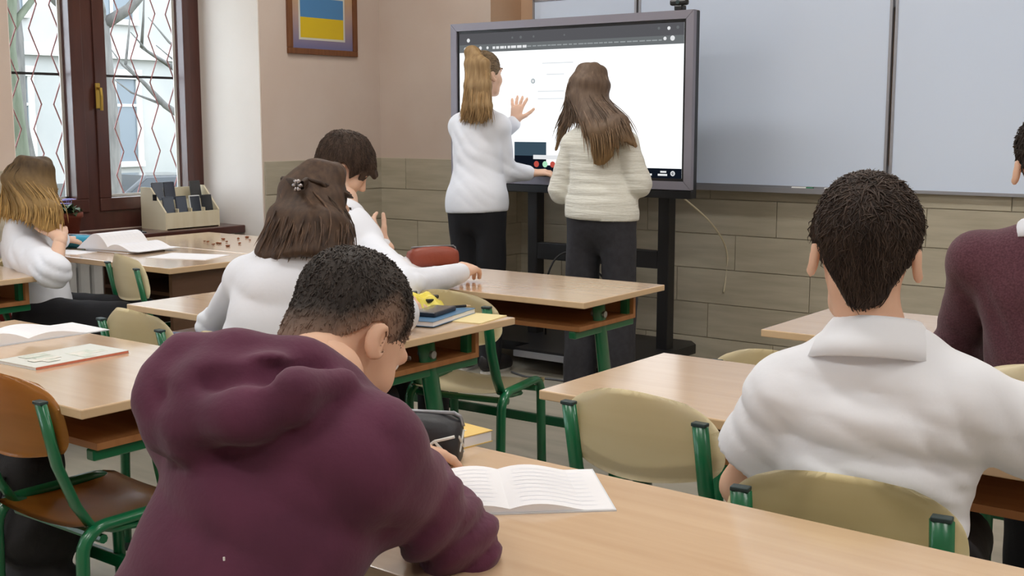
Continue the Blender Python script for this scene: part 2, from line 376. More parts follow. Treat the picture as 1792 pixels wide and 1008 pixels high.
def make_chair(ply):
    r = empty('school_chair')
    def seat(u,v):
        x=(u-.5)*.38; y=-.17+v*.37
        z=.44 - .018*math.sin(PI*min(1,v*1.1))*(1-(2*u-1)**2*.5) + .012*(2*u-1)**2 - (max(0,v-.82)/.18)**2*.035
        w = 1-.12*(1-v)**2-.10*max(0,(v-.85)/.15)**2
        return Vector((x*w,y,z))
    m = MB().grid(seat,12,12); g = bmesh.ops.solidify(m.bm, geom=m.bm.faces[:], thickness=.011)
    m.build('seat', ply, r, True)
    lean = .10
    def back(u,v):
        a=2*u-1; zz=.605+ v*.195
        half=.195*((1-(.88*max(0,(v-.35)/.65))**3)**.5 -.16*max(0,(.3-v)/.3)**2)
        top=-.022*a*a*max(0,(v-.3)/.7)+.02*a*a*max(0,(.5-v)/.5)
        x=a*half; y=-.205 - lean*(zz-.6) + .045*a*a*-1*-1
        return Vector((x, y-.03+.0, zz+top))
    m = MB().grid(back,16,14); bmesh.ops.solidify(m.bm, geom=m.bm.faces[:], thickness=.012)
    m.build('backrest', ply, r, True)
    for s in (-1,1):
        x=s*.175
        def arc(c,rad,a0,a1,n=5): return [(x,c[0]+rad*math.cos(a0+(a1-a0)*i/n),c[1]+rad*math.sin(a0+(a1-a0)*i/n)) for i in range(n+1)]
        p=[(x,-.175,.012)]+arc((-.105,.385),.06,PI,PI/2)+arc((.10,.385),.06,PI/2,0)+[(x,.175,.012)]
        MB().tube(p,.0175,8,.8,side=(1,0,0)).build('side_frame', M_green, r, True)
        xp=s*.158
        q=[(xp,-.236-.0,.745),(xp,-.205,.60),(xp,-.165,.50),(xp,-.13,.445),(xp+s*.008,-.08,.428),(xp+s*.012,-.02,.424)]
        MB().tube(q,.019,8,.55,side=(1,0,0)).build('post', M_green, r, True)
        MB().box((xp,-.2365,.7475),(.032,.020,.008),None,.002).build('end_cap', M_cap, r)
        for y in (-.175,.175): MB().tube([(x,y,0),(x,y,.025)],.018,8).build('rubber_foot', M_cap, r)
    for y in (-.11,.12): MB().tube([(-.175,y,.412),(.175,y,.412)],.011,8).build('cross_bar', M_green, r)
    return r
CH1 = make_chair(M_ply); CH2 = make_chair(M_ply2)
def chair(cx, cyback, rz, label, proto=None, sc=1.0):
    """placed by the middle of the backrest's plane"""
    p = proto or CH1
    o = p if 'label' not in p else copy_tree(p)
    o.rotation_euler=(0,0,rz); o.scale=(sc,sc,sc)
    v = rotz(rz) @ Vector((0,-.24*sc,0)); o.location=(cx-v.x, cyback-v.y, 0); tag(o,label,'chair','school chairs'); return o
chair(-1.275,2.085,R(0),'empty pale plywood chair with green posts tucked in beside the white shirt boy')
chair(-.705,1.775,R(8),'pale plywood chair the boy in the white short-sleeved shirt sits on')
chair(-2.49,1.40,R(0),'honey brown plywood chair with green frame in the left foreground',CH2)
chair(-3.03,2.12,R(-4),'pale plywood chair holding the blue grey backpack, behind the open notebook')
chair(-4.31,2.99,R(-14),'empty pale plywood chair at the window desk with the open book')
chair(-1.33,2.86,R(4),'pale plywood chair beyond the empty near desk, only its top showing',None,.95)
chair(-2.55,2.985,R(12),'empty pale plywood chair at the front desk, seat showing beneath the blue book',None)
chair(-1.20,.66,R(5),'plywood chair under the boy in the maroon hoodie')
chair(-2.50,2.02,R(0),'plywood chair of the girl with the clipped brown hair')
chair(-3.14,2.96,R(-8),'plywood chair of the boy leaning over the front desk')
chair(-.66,2.87,R(6),'plywood chair under the person in the maroon sweater')
chair(-4.92,2.86,R(-62),'plywood chair of the girl with fair hair by the window',None,.97)
# ============================================================ FRONT WALL
# whiteboard triptych
wb = empty('whiteboard',(-2.9,YF,1.0),label='three-part white enamel board with aluminium frame on the front wall',cat='whiteboard')
ZB, ZTp = .0,1.06
for x0,x1 in ((-1.47,-.76),(-.73,.71),(.74,1.45)):
    p = MB().span((x0,-.045,ZB),(x1,-.025,ZTp)).build('board_panel', M_board, wb)
    MB().span((x0,-.05,ZTp-.012),(x1,-.024,ZTp+.004)).span((x0,-.05,ZB-.012),(x1,-.024,ZB+.004)).span((x0-.008,-.05,ZB-.012),(x0+.006,-.024,ZTp+.004)).span((x1-.006,-.05,ZB-.012),(x1+.008,-.024,ZTp+.004)).build('panel_frame', M_alu, p)
MB().span((-1.4,-.025,.05),(1.4,-.012,.12)).span((-1.4,-.025,.9),(1.4,-.012,.97)).build('wall_rail', M_alu, wb)
MB().span((-.72,-.115,-.028),(.70,-.04,-.016),.003).span((-.72,-.118,-.03),(.70,-.108,-.002)).build('pen_tray', M_alu, wb)
M_pen = mat('marker_body',(236,238,236),.4); 
for i,(x,c,lb) in enumerate(((-2.62,(30,120,80),'green capped whiteboard marker on the board tray'),(-2.44,(40,90,80),'dark capped whiteboard marker on the board tray'))):
    mk = empty('marker_pen',(x,YF-.075,1.0-.0065),label=lb,cat='marker',group='markers on the board tray')
    MB().tube([(-.05,0,0),(.03,0,0)],.009,10).build('barrel', M_pen, mk); MB().tube([(.03,0,0),(.068,0,0)],.0095,10).build('cap', mat('marker_cap_%d'%i,c,.4), mk)
# interactive display
DX0,DX1,DZ0,DZ1,DY = -4.53,-2.965,.952,1.888,5.40
dp = empty('interactive_display',((DX0+DX1)/2,DY,DZ0),label='large interactive display with grey bezel showing a white browser page',cat='display')
hw=(DX1-DX0)/2; hh=DZ1-DZ0
MB().span((-hw,.012,0),(hw,.055,hh),.006).span((-hw+.12,.05,.1),(hw-.12,.10,hh-.1)).build('housing', M_blackpl, dp)
bz=.042
fr=MB()
def mitre(p): fr.prism(p,0,1)
for quad in ([(-hw,hh),(hw,hh),(hw-bz,hh-bz),(-hw+bz,hh-bz)],[(hw,.045),(hw,hh),(hw-bz,hh-bz),(hw-bz,.045+bz)],[(-hw,.045),(hw,.045),(hw-bz,.045+bz),(-hw+bz,.045+bz)],[(-hw,.045),(-hw,hh),(-hw+bz,hh-bz),(-hw+bz,.045+bz)]):
    mm = MB(); cx=sum(q[0] for q in quad)/4; cz=sum(q[1] for q in quad)/4
    quad=[(cx+(x-cx)*.9985,cz+(z-cz)*.997) for x,z in quad]
    mm.prism(quad,0,.03,Matrix(((1,0,0,0),(0,0,1,-.012),(0,1,0,0),(0,0,0,1)))).build('bezel', M_bezel, dp)
MB().span((-hw,-.006,-.0),(hw,.02,.043),.004).build('lower_bar', M_blackpl, dp)
ib=.016
sx0,sx1,sz0,sz1=-hw+bz+ib,hw-bz-ib,.045+bz+ib*.9,hh-bz-ib
MB().span((-hw+bz,-.0005,.045+bz),(hw-bz,.012,hh-bz)).build('inner_border', M_blackpl, dp)
M_page = glow('lit_page',(250,253,255),1.3); M_bar=glow('browser_bar',(92,92,96),1.0); M_bar2=glow('browser_bar_low',(112,116,118),1.0); M_icon=glow('icon_white',(238,240,242),1.0); M_task=glow('taskbar',(18,24,34),1.0); M_line=glow('faint_line',(236,240,243),1.0); M_pan=glow('toolbar_panel',(62,82,96),1.0); M_redi=glow('icon_red',(196,84,72),1.0); M_gri=glow('icon_green',(180,236,200),1.0); M_ring=glow('pointer_ring',(176,186,190),1.0)
scr = MB().span((sx0,-.0012,sz0),(sx1,-.0004,sz1)).build('screen', M_page, dp)
def on(name,x0,x1,z0,z1,m,lay=1): return MB().span((x0,-.0014-.0004*lay,z0),(x1,-.0012,z1)).build(name,m,scr)
BH=.105
on('browser_bar',sx0,sx1,sz1-.062,sz1,M_bar); on('browser_bar',sx0,sx1,sz1-BH,sz1-.062,M_bar2)
def dot(x,z,r,m): 
    n=14; mm=MB(); mm.prism([(x+r*math.cos(2*PI*k/n),z+r*math.sin(2*PI*k/n)) for k in range(n)],0,.0012,Matrix(((1,0,0,0),(0,0,1,-.0026),(0,1,0,0),(0,0,0,1)))).build('icon',m,scr)
W=sx1-sx0
for fx,fz,r,m in ((.045,.037,.011,M_icon),(.26,.033,.006,M_bar2),(.30,.033,.008,M_bar2),(.36,.033,.006,M_bar2),(.5,.033,.005,M_bar2),(.90,.024,.007,M_bar2),(.94,.026,.009,M_icon),(.975,.024,.008,M_bar2),(.925,.076,.009,M_icon),(.955,.076,.013,M_icon),(.98,.078,.007,M_bar2),(.03,.085,.010,M_icon),(.105,.082,.010,M_icon),(.14,.082,.008,M_icon)):
    dot(sx0+fx*W,sz1-fz,r,m)
rr=random.Random(3)
x=sx0+.165*W
while x<sx0+.9*W:
    l=rr.uniform(.012,.035); bright = x<sx0+.33*W
    on('address_text',x,x+l,sz1-(.090 if bright else .086),sz1-(.076 if bright else .080),M_icon if bright else glow('address_grey',(158,164,166),1.0),2); x+=l+rr.uniform(.004,.010)
on('taskbar',sx0,sx1,sz0,sz0+.05,M_task)
on('toolbar_panel',sx0+.27*W,sx0+.42*W,sz0+.10,sz0+.175,M_pan); on('toolbar_panel',sx0+.27*W,sx0+.42*W,sz0+.05,sz0+.10,M_task)
on('pill_button',sx0+.36*W,sx0+.52*W,sz0+.082,sz0+.105,M_icon,3)
for fx,m in ((.375,M_redi),(.415,M_gri),(.45,M_redi)): dot(sx0+fx*W,sz0+.055,.017,m)
for fx,l in ((.86,.03),(.905,.055)):
    on('clock_text',sx0+fx*W,sx0+fx*W+l,sz0+.012,sz0+.022,M_icon,2)
on('clock_text',sx0+.915*W,sx0+.915*W+.035,sz0+.028,sz0+.037,M_icon,2); dot(sx0+.965*W,sz0+.025,.013,M_icon); dot(sx0+.965*W,sz0+.025,.009,M_task)
for i,(a,b,z) in enumerate(((.40,.54,.60),(.42,.50,.54),(.38,.5,.45),(.38,.5,.41))): on('page_line',sx0+a*W,sx0+b*W,sz0+z-.004,sz0+z+.002,M_line)
px,pz=sx0+.358*W,sz0+.505
dot(px,pz,.014,M_ring); 
n=12; MB().prism([(px+.008*math.cos(2*PI*k/n),pz+.008*math.sin(2*PI*k/n)) for k in range(n)],0,.0006,Matrix(((1,0,0,0),(0,0,1,-.0031),(0,1,0,0),(0,0,0,1)))).build('pointer',M_icon,scr)
MB().span((hw-.35,-.007,.016),(hw-.34,-.005,.024)).build('power_led',glow('led_blue',(120,140,230),1.0),dp)
# webcam on top
wc = empty('webcam',(-3.06,DY+.02,DZ1),label='small black webcam clipped on top of the display',cat='webcam')
MB().box((0,-.01,.04),(.10,.03,.03),None,.01).build('camera_body',M_blackpl,wc); MB().box((-.0,.0,.013),(.045,.05,.026),None,.006).build('clip',M_blackpl,wc)
MB().tube([(0,-.02,.04),(0,-.03,.04)],.01,12).build('lens',M_cap,wc)
# stand
st = empty('display_stand',((DX0+DX1)/2,DY+.16,0),label='black wheeled stand with two posts carrying the display',cat='stand')
cx0=(DX0+DX1)/2
for x in (-4.06,-3.205): MB().span((x-cx0-.034,-.02,.08),(x-cx0+.034,.05,1.75),.005).build('post',M_black,st)
MB().span((-4.06-cx0+.034,-.02,.565),(-3.205-cx0-.034,.03,.66),.004).build('cross_rail',M_black,st)
MB().span((-.42,-.05,1.05),(.42,.0,1.12)).span((-.42,-.05,1.6),(.42,.0,1.67)).build('mount_rail',M_black,st)
MB().prism([(-.62,-.30),(-.12,-.30),(-.12,-.44),(.50,-.44),(.62,-.34),(.62,.22),(.55,.30),(-.62,.30)],.085,.135).build('base_shelf',M_black,st)
MB().span((-.118,-.456,.09),(.30,-.4405,.122)).build('shelf_edge',mat('grey_edge',(150,152,160),.35,metal=.4),st)
for x in (-.5,.5):
    for y in (-.28,.2):
        w_=MB().tube([(x-.015,y,.03),(x+.015,y,.03)],.03,14).build('caster',M_blackpl,st); MB().span((x-.006,y-.02,.03),(x+.006,y+.02,.085)).build('caster_fork',M_steel,w_)
def cable(pts,r,label,col=(24,24,26)):
    cu=[]; P=[Vector(p) for p in pts]
    for i in range(len(P)-1):
        a=P[max(i-1,0)];b=P[i];c=P[i+1];d=P[min(i+2,len(P)-1)]
        for k in range(6):
            t=k/6; cu.append(.5*((2*b)+(c-a)*t+(2*a-5*b+4*c-d)*t*t+(3*b-a-3*c+d)*t**3))
    cu.append(P[-1]); o=MB().tube(cu,r,6).build('power_cable',mat('cable_%d'%sum(col),col,.5),None,True); return tag(o,label,'cable')
cable([(-3.95,5.52,.14),(-3.85,5.4,.5),(-3.78,5.5,.62),(-3.6,5.62,.45),(-3.5,5.7,.145)],.006,'black cable looping down behind the display posts')
cable([(-3.86,5.08,.006),(-3.72,5.03,.006),(-3.58,5.06,.006),(-3.42,5.08,.006),(-3.0,5.2,.006)],.006,'grey cable lying on the floor before the stand',(90,92,96))
cable([(-3.08,5.5,.96),(-3.03,5.75,.8),(-3.06,5.99,.62),(-3.08,6.0,.40)],.005,'pale cable hanging from the display to the wall',(206,196,170))
# framed picture on the left wall
pf = empty('framed_picture',(XL,5.22,1.735),label='framed print with a blue and yellow flag on the left wall',cat='picture')
M_pf=mat('walnut_frame',(104,62,34),.45,(120,76,44),6,(1,9,1))
pw=.285;phh=.66
for lo,hi in (((0,-pw,0),(.022,pw,.034)),((0,-pw,phh),(.022,pw,phh+.034)),((0,-pw,.034),(.022,-pw+.034,phh)),((0,pw-.034,.034),(.022,pw,phh))):
    MB().span(lo,hi,.003).build('frame_rail',M_pf,pf)
m=bpy.data.materials.new('blended_print'); m.use_nodes=True; nt=m.node_tree; tcn=nt.nodes.new('ShaderNodeTexCoord'); sp=nt.nodes.new('ShaderNodeSeparateXYZ'); rp=nt.nodes.new('ShaderNodeValToRGB'); mr=nt.nodes.new('ShaderNodeMapRange'); mr.inputs[1].default_value=.03; mr.inputs[2].default_value=.40
nt.links.new(tcn.outputs['Object'],sp.inputs[0]); nt.links.new(sp.outputs['Z'],mr.inputs[0]); nt.links.new(mr.outputs[0],rp.inputs[0]); nt.links.new(rp.outputs[0],nt.nodes['Principled BSDF'].inputs['Base Color']); nt.nodes['Principled BSDF'].inputs['Roughness'].default_value=.35
rp.color_ramp.elements[0].color=(*lin((106,108,150)),1); rp.color_ramp.elements[1].color=(*lin((200,164,112)),1); e=rp.color_ramp.elements.new(.55); e.color=(*lin((176,150,140)),1)
pr=MB().span((.004,-pw+.034,.034),(.009,pw-.034,phh)).build('print',m,pf)
def pp(name,y0,y1,z0,z1,x,c): MB().span((.009,y0,z0),(x,y1,z1)).build(name,mat(name+'_ink',c,.4),pr)
pp('flag_border',-.195,.185,.085,.345,.0100,(206,206,196)); pp('blue_stripe',-.182,.172,.217,.332,.0106,(74,132,184)); pp('yellow_stripe',-.182,.172,.098,.217,.0106,(214,184,28))
pp('emblem_card',-.02,.19,.375,.60,.0104,(214,208,204))
n=24; MB().prism([(.085*math.cos(2*PI*k/n)-.13,.46+.10*math.sin(2*PI*k/n)) for k in range(n)],.009,.0102,Matrix(((0,0,1,0),(1,0,0,0),(0,1,0,0),(0,0,0,1)))).build('gold_shield',mat('gold_ink',(206,176,118),.4),pr)
pp('text_sheet',0.0,.172,.39,.585,.0110,(208,210,216))
# ============================================================ SMALL THINGS
def open_book(cx,cy,z,rz,w,h,label,cat='notebook',thick=.012,curl=.0,cover=(220,224,230),tilt=0.0,lines=(190,200,225)):
    """open book: spine along local y, w = full width, h = page height"""
    r=empty('open_book',(cx,cy,z),rz,label,cat); r.rotation_euler=(tilt,0,rz)
    MB().span((-w/2,-h/2,0),(w/2,h/2,.0025)).build('cover',mat('cover_%d_%d_%d'%cover,cover,.5),r)
    for s in (-1,1):
        def f(u,v,s=s):
            z=.003+thick*math.sin(PI*min(1,u*1.25+.12))*(.55+.45*(1-u))+ (curl*math.sin(u*PI) if s<0 else 0)
            return Vector((s*u*(w/2-.003),(v-.5)*(h-.006),z))
        m=MB().grid(f,14,3); e=[x for x in m.bm.edges if x.is_boundary]
        ret=bmesh.ops.extrude_edge_only(m.bm,edges=e); 
        for v in [g for g in ret['geom'] if isinstance(g,bmesh.types.BMVert)]: v.co.z=.0028
        m.build('page_block',M_paper,r,False)
        ln=MB()
        for k in range(9):
            yy=-h/2+h*(k+1.2)/10.5
            def f2(u,v,s=s,yy=yy):
                uu=.12+.74*u; z=.0034+thick*math.sin(PI*min(1,uu*1.25+.12))*(.55+.45*(1-uu))+(curl*math.sin(uu*PI) if s<0 else 0)
                return Vector((s*uu*(w/2-.003),yy+(v-.5)*.0012,z))
            ln.grid(f2,10,1)
        ln.build('ruled_lines',mat('faint_ink',(222,226,238),.8),r)
    return r
def book(cx,cy,z,rz,w,h,t,col,label,cat='book',page=True,name='closed_book',deco=None):
    r=empty(name,(cx,cy,z),rz,label,cat)
    MB().span((-w/2+.002,-h/2+.002,.0015),(w/2-.002,h/2-.002,t-.0015)).build('page_block',M_paper,r)
    c=mat(name+'_%d_%d_%d'%col,col,.35)
    MB().span((-w/2,-h/2,t-.0015),(w/2,h/2,t)).span((-w/2,-h/2,0),(w/2,h/2,.0015)).span((-w/2-.001,-h/2,0),(-w/2+.001,h/2,t)).build('cover',c,r)
    return r
# near desk
open_book(-1.172,1.520,DT,R(43),.335,.225,'white open exercise book on the nearest desk beside the hoodie boy','notebook',.014)
book(-1.475,1.672,DT,R(-8),.155,.205,.022,(232,196,110),'yellow and white book behind the black pencil case','book')
bk=bpy.data.objects.get('closed_book'); MB().box((.01,.035,.0224),(.07,.06,.0006)).build('cover_print',mat('cover_white_print',(244,240,226),.5),bk); MB().box((0,-.085,.0224),(.15,.03,.0006)).build('cover_print',MATS['cover_white_print'],bk)
def pouch(cx,cy,z,rz,L,Wd,Hh,col,label,n=16,rough=.6,top=None):
    r=empty('pencil_case',(cx,cy,z),rz,label,'pencil case')
    pts=[];m=MB(); rings=[]
    N=10
    for i in range(N+1):
        x=-L/2+L*i/N; e=(1-abs(2*i/N-1)**4)**.5*.35+.65 if 0<i<N else .80
        ring=[]
        for k in range(n):
            a=2*PI*k/n; ca,sa=math.cos(a),math.sin(a)
            y=Wd/2*e*math.copysign(abs(ca)**.75,ca); zz=Hh/2*e*math.copysign(abs(sa)**.75,sa)+Hh/2*e
            ring.append(m.bm.verts.new((x,y,max(0,zz))))
        rings.append(ring)
    for A,B in zip(rings,rings[1:]):
        for k in range(n): m.bm.faces.new((A[k],A[(k+1)%n],B[(k+1)%n],B[k]))
    m.bm.faces.new(rings[0][::-1]); m.bm.faces.new(rings[-1])
    m.build('body',mat('pouch_%d_%d_%d'%col,col,rough,bump=.15,bscale=60),r,True)
    MB().tube([(-L/2*.9,0,Hh*.985),(0,0,Hh*1.005),(L/2*.9,0,Hh*.985)],.004,6).build('zip',mat('zip_metal',(150,152,158),.4,metal=.6),r,True)
    MB().tube([(L/2*.85,0,Hh),(L/2*.98,.006,Hh*.9),(L/2*1.03,.006,Hh*.7)],.004,6).build('zip_pull',MATS['zip_metal'],r,True)
    return r
pc=pouch(-1.435,1.575,DT,R(30),.20,.085,.088,(34,35,40),'black pencil case with white zigzag lines and lettering on the nearest desk',rough=.5)
M_wl=mat('white_print',(214,214,210),.5)
zz=MB()
for s in (-1,1):
    for a,b in (((.098,.004),(.06,.045)),((.06,.045),(.02,.012)),((.02,.012),(-.03,.046)),((-.03,.046),(-.08,.01)),((.06,.045),(.096,.055))):
        zz.tube([(a[0],s*.0415,a[1]),((a[0]+b[0])/2,s*.0435,(a[1]+b[1])/2),(b[0],s*.043,b[1])],.0028,6)
for a,b in (((-.012),.02),(.02,-.02)):
    zz.tube([(.0995,a*1.2,.02),(.1005,b*1.2,.05)],.0028,6)
zz.build('zigzag_print',M_wl,pc)
lt=MB()
for i in range(4):
    x=-.07+.035*i; lt.tube([(x,.018,.084),(x+.01,.03,.0795)],.003,6).tube([(x+.01,.03,.0795),(x+.02,.018,.084)],.003,6)
lt.build('white_lettering',M_wl,pc)
# left desk
open_book(-3.14,1.81,DT,R(88),.50,.20,'open exercise book with thick white pages on the left desk','notebook',.02,.018,tilt=0)
mg=book(-2.765,1.738,DT,R(2),.165,.275,.008,(226,228,222),'closed magazine with a pale printed cover on the left desk','magazine',name='magazine')
M_blob=mat('magazine_print',(196,208,196),.5,(236,230,222),30)
rg=random.Random(5)
for i in range(7): 
    MB().box((rg.uniform(-.05,.05),rg.uniform(-.095,.095),.0081+.00025*i),(rg.uniform(.03,.06),rg.uniform(.03,.07),.0006)).build('cover_print',M_blob,mg)
MB().span((.0815,-.135,.001),(.083,.135,.007)).build('red_edge',mat('red_edge',(206,120,96),.5),mg)
# blue book, phone, pencil on the mid desk
book(-2.41,2.775,DT,R(13.7),.15,.29,.016,(86,128,164),'blue covered book under the phone on the middle desk','book',name='hardback_book')
sheet=MB().box((-2.335,2.86,DT+.0015),(.17,.17,.003),rotz(R(10))).build('paper_pad',mat('cream_paper',(232,216,164),.8)); tag(sheet,'cream paper pad sticking out under the blue book','paper')
hb=bpy.data.objects['hardback_book']; hb.location.z=DT+.003
def phone(loc,rot,label,col=(40,42,48),sz=(.072,.148,.008),group=None,glass=(60,64,74)):
    r=empty('mobile_phone',loc,0,label,'phone',group); r.rotation_euler=rot
    MB().box((0,0,sz[2]/2),sz,None,.0035).build('phone_body',mat('phone_%d_%d_%d'%col,col,.35),r)
    MB().box((0,0,sz[2]+.0001),(sz[0]*.9,sz[1]*.93,.0006)).build('phone_screen',mat('phone_glass_%d'%glass[0],glass,.12),r)
    return r
phone((-2.405,2.775,DT+.0195),(0,0,R(15)),'dark phone lying on the blue book',(36,42,54),(.078,.152,.014),glass=(86,84,88))
pn=empty('pencil',(-2.43,2.885,DT+.0195),R(60),'dark pencil lying across the blue book','pencil'); MB().tube([(-.06,0,.004),(.05,0,.004)],.004,6).build('shaft',M_blackpl,pn); MB().tube([(.05,0,.004),(.066,0,.004)],[.004,.0005],6).build('tip',M_edge,pn)
# yellow crinkly packet in the girl's hands
yp=empty('snack_packet',(-2.545,2.865,DT+.002),R(50),'yellow and black packet in the hands of the girl with clipped hair','packet')
def fy(u,v):
    return Vector(((u-.5)*.16,(v-.5)*.10,.006+.05*math.sin(PI*u)**.6*math.sin(PI*v)**.6+.006*math.sin(17*u+5*v)+.005*math.sin(23*v-7*u)))
MB().grid(fy,22,16).build('packet_body',mat('yellow_foil',(226,206,60),.35,(240,226,110),14),yp,True)
for a,b,c in ((.05,.01,.036),(.03,-.025,.030),(-.02,.02,.05)): MB().box((a,b,c+.006),(.03,.02,.012),rotz(a*20),.004).build('black_patch',M_blackpl,yp)
# front desk
pouch(-3.30,3.80,DT,R(62),.21,.085,.085,(148,70,52),'reddish brown pencil case with a zip on the front desk',rough=.5)
open_book(-3.42,3.70,DT,R(20),.34,.24,'white open exercise book under the arm of the boy at the front desk','notebook',.045)
# window desk
pouch(-5.12,3.36,DT,R(20),.20,.08,.062,(40,150,182),'turquoise pencil case on the window desk beside the girl')
open_book(-4.86,3.42,DT+.012,R(8),.40,.26,'thick open textbook with curling white pages on the window desk','book',.03,.05)
book(-4.86,3.40,DT,R(4),.30,.22,.0115,(150,120,78),'brown covered book lying under the open textbook','book',name='brown_book')
s2=MB().box((-5.0,3.20,DT+.001),(.21,.15,.002),rotz(R(15))).build('paper_sheet',M_paper); tag(s2,'loose white sheet at the front edge of the window desk','paper')
s3=MB().box((-4.42,3.42,DT+.001),(.30,.21,.002),rotz(R(20))).build('paper_sheet',M_paper); tag(s3,'loose white sheet on the window desk right of the open textbook','paper')
rg=random.Random(9); M_crumb=mat('brown_crumb',(128,72,40),.8)
cr_=[]
for i in range(12):
    x=rg.uniform(-4.95,-4.60); y=rg.uniform(3.80,4.18)
    m=bmesh.new(); bmesh.ops.create_icosphere(m,subdivisions=1,radius=rg.uniform(.007,.013))
    for v in m.verts: v.co.z=v.co.z*.5+.005; v.co*=rg.uniform(.8,1.15)
    me=bpy.data.meshes.new('crumb'); m.to_mesh(me); m.free(); o=link('brown_crumb',me,M_crumb); o.location=(x,y,DT); tag(o,'small brown crumb scattered on the far window desk','crumb','brown crumbs on the far window desk')
# window sill: flower pot, phone rack, flat tablet
SZ=WZ0-.005
fp=empty('potted_violet',(-5.72,3.66,SZ),label='terracotta pot of violets with pale purple flowers on the window sill',cat='plant')
MB().lathe([(.05,0),(.066,.10),(.076,.105),(.076,.13),(.068,.13),(.064,.115)],n=20).build('pot',mat('terracotta',(128,62,42),.7,(112,52,36),8),fp,True)
MB().lathe([(.075,-.0),(.085,.012),(.06,.012)],n=20).build('saucer',mat('terracotta',(128,62,42)),fp)
MB().lathe([(.062,.11),(.062,.116)],n=16).build('soil',mat('soil',(60,46,36),.95),fp)
rg=random.Random(2); M_leaf=mat('violet_leaf',(62,84,52),.6,(96,112,84),20); M_pet=mat('violet_petal',(170,164,226),.6)
for i in range(20):
    a=rg.uniform(0,2*PI); L=rg.uniform(.06,.12); up=rg.uniform(.0,.055); wd_=rg.uniform(.022,.034)
    def fl_(u,v): 
        d=.02+L*u; hw_=wd_*math.sin(PI*min(1,u*.93+.05))**.7
        return Vector((math.cos(a)*d-math.sin(a)*(v-.5)*2*hw_, math.sin(a)*d+math.cos(a)*(v-.5)*2*hw_, .118+up*math.sin(u*2.2)+.02*u-(u**2)*.025+.01*(2*v-1)**2))
    MB().grid(fl_,6,4).build('leaf',M_leaf,fp,True)
for i in range(7):
    a=rg.uniform(0,2*PI); d=rg.uniform(0,.045); c=Vector((d*math.cos(a),d*math.sin(a),rg.uniform(.17,.20))); m=MB()
    for k in range(5):
        b=2*PI*k/5; e=c+Vector((math.cos(b)*.014,math.sin(b)*.014,.003)); m.prism([(e.x+.010*math.cos(2*PI*j/7),e.y+.010*math.sin(2*PI*j/7)) for j in range(7)],e.z,e.z+.002)
    m.tube([(c.x*.3,c.y*.3,.115),(c.x,c.y,c.z)],.0015,5); m.build('flower',M_pet,fp)
rk=empty('phone_rack',(-5.74,4.40,SZ),R(0),'pale plywood desktop rack with pockets for phones on the window sill','rack')
M_rk=mat('birch_plywood',(214,202,172),.6,(222,212,186),3,(1,8,1)); 
# local: y along window, x toward room. four columns, two tiers
RW=.37
for s in (-1,1):
    MB().prism([(-.11,0),(.11,0),(.11,.10),(-.02,.235),(-.11,.235)],-.005,.005,Matrix(((1,0,0,0),(0,0,1,s*RW/2),(0,1,0,0),(0,0,0,1)))).build('side_panel',M_rk,rk)
MB().span((.10,-RW/2+.005,0),(.11,RW/2-.005,.095)).build('front_panel',M_rk,rk); MB().span((-.01,-RW/2+.005,0),(0,RW/2-.005,.16)).build('middle_panel',M_rk,rk); MB().span((-.11,-RW/2+.005,0),(-.10,RW/2-.005,.225)).build('back_panel',M_rk,rk)
for k in range(1,4): MB().span((0,-RW/2+k*RW/4-.003,0),(.10,-RW/2+k*RW/4+.003,.115)).build('divider',M_rk,rk)
MB().span((-.11,-RW/2+.005,0),(.11,RW/2-.005,.006)).build('floor_board',M_rk,rk)
MB().box((.02,-RW/2-.0055,.18),(.035,.002,.035)).build('dark_sticker',M_blackpl,rk)
pl_=[(.05,-.155,(54,60,72),'slate phone in the first front pocket of the rack'),(.05,-.055,(40,46,60),'dark blue phone in the second front pocket of the rack'),(.055,.05,(214,216,216),'white framed phone in the third front pocket of the rack'),(.05,.15,(26,28,32),'black phone in the fourth front pocket of the rack'),(-.05,-.15,(66,70,80),'grey phone in the first rear pocket of the rack'),(-.055,-.055,(34,38,50),'tall dark phone in the second rear pocket of the rack'),(-.05,.15,(44,44,46),'charcoal phone in the fourth rear pocket of the rack')]
for x,y,c,lb in pl_:
    lift=.06 if x<0 else .012
    phone((-5.74+x+.02,4.40+y*.88,SZ+lift+.095 if x>0 else SZ+lift+.125),(R(90),0,R(90)),lb,c,(.076,.155,.009),'phones in the rack',glass=(40,44,54) if c[0]>200 else tuple(int(v*1.15) for v in c))
for o in bpy.data.objects:
    if o.name.startswith('mobile_phone') and o.get('group')=='phones in the rack': o.rotation_euler=(R(80),0,R(90))
phone((-5.66,4.05,SZ),(0,0,R(60)),'black phone lying flat on the window sill by the rack',(26,28,34))
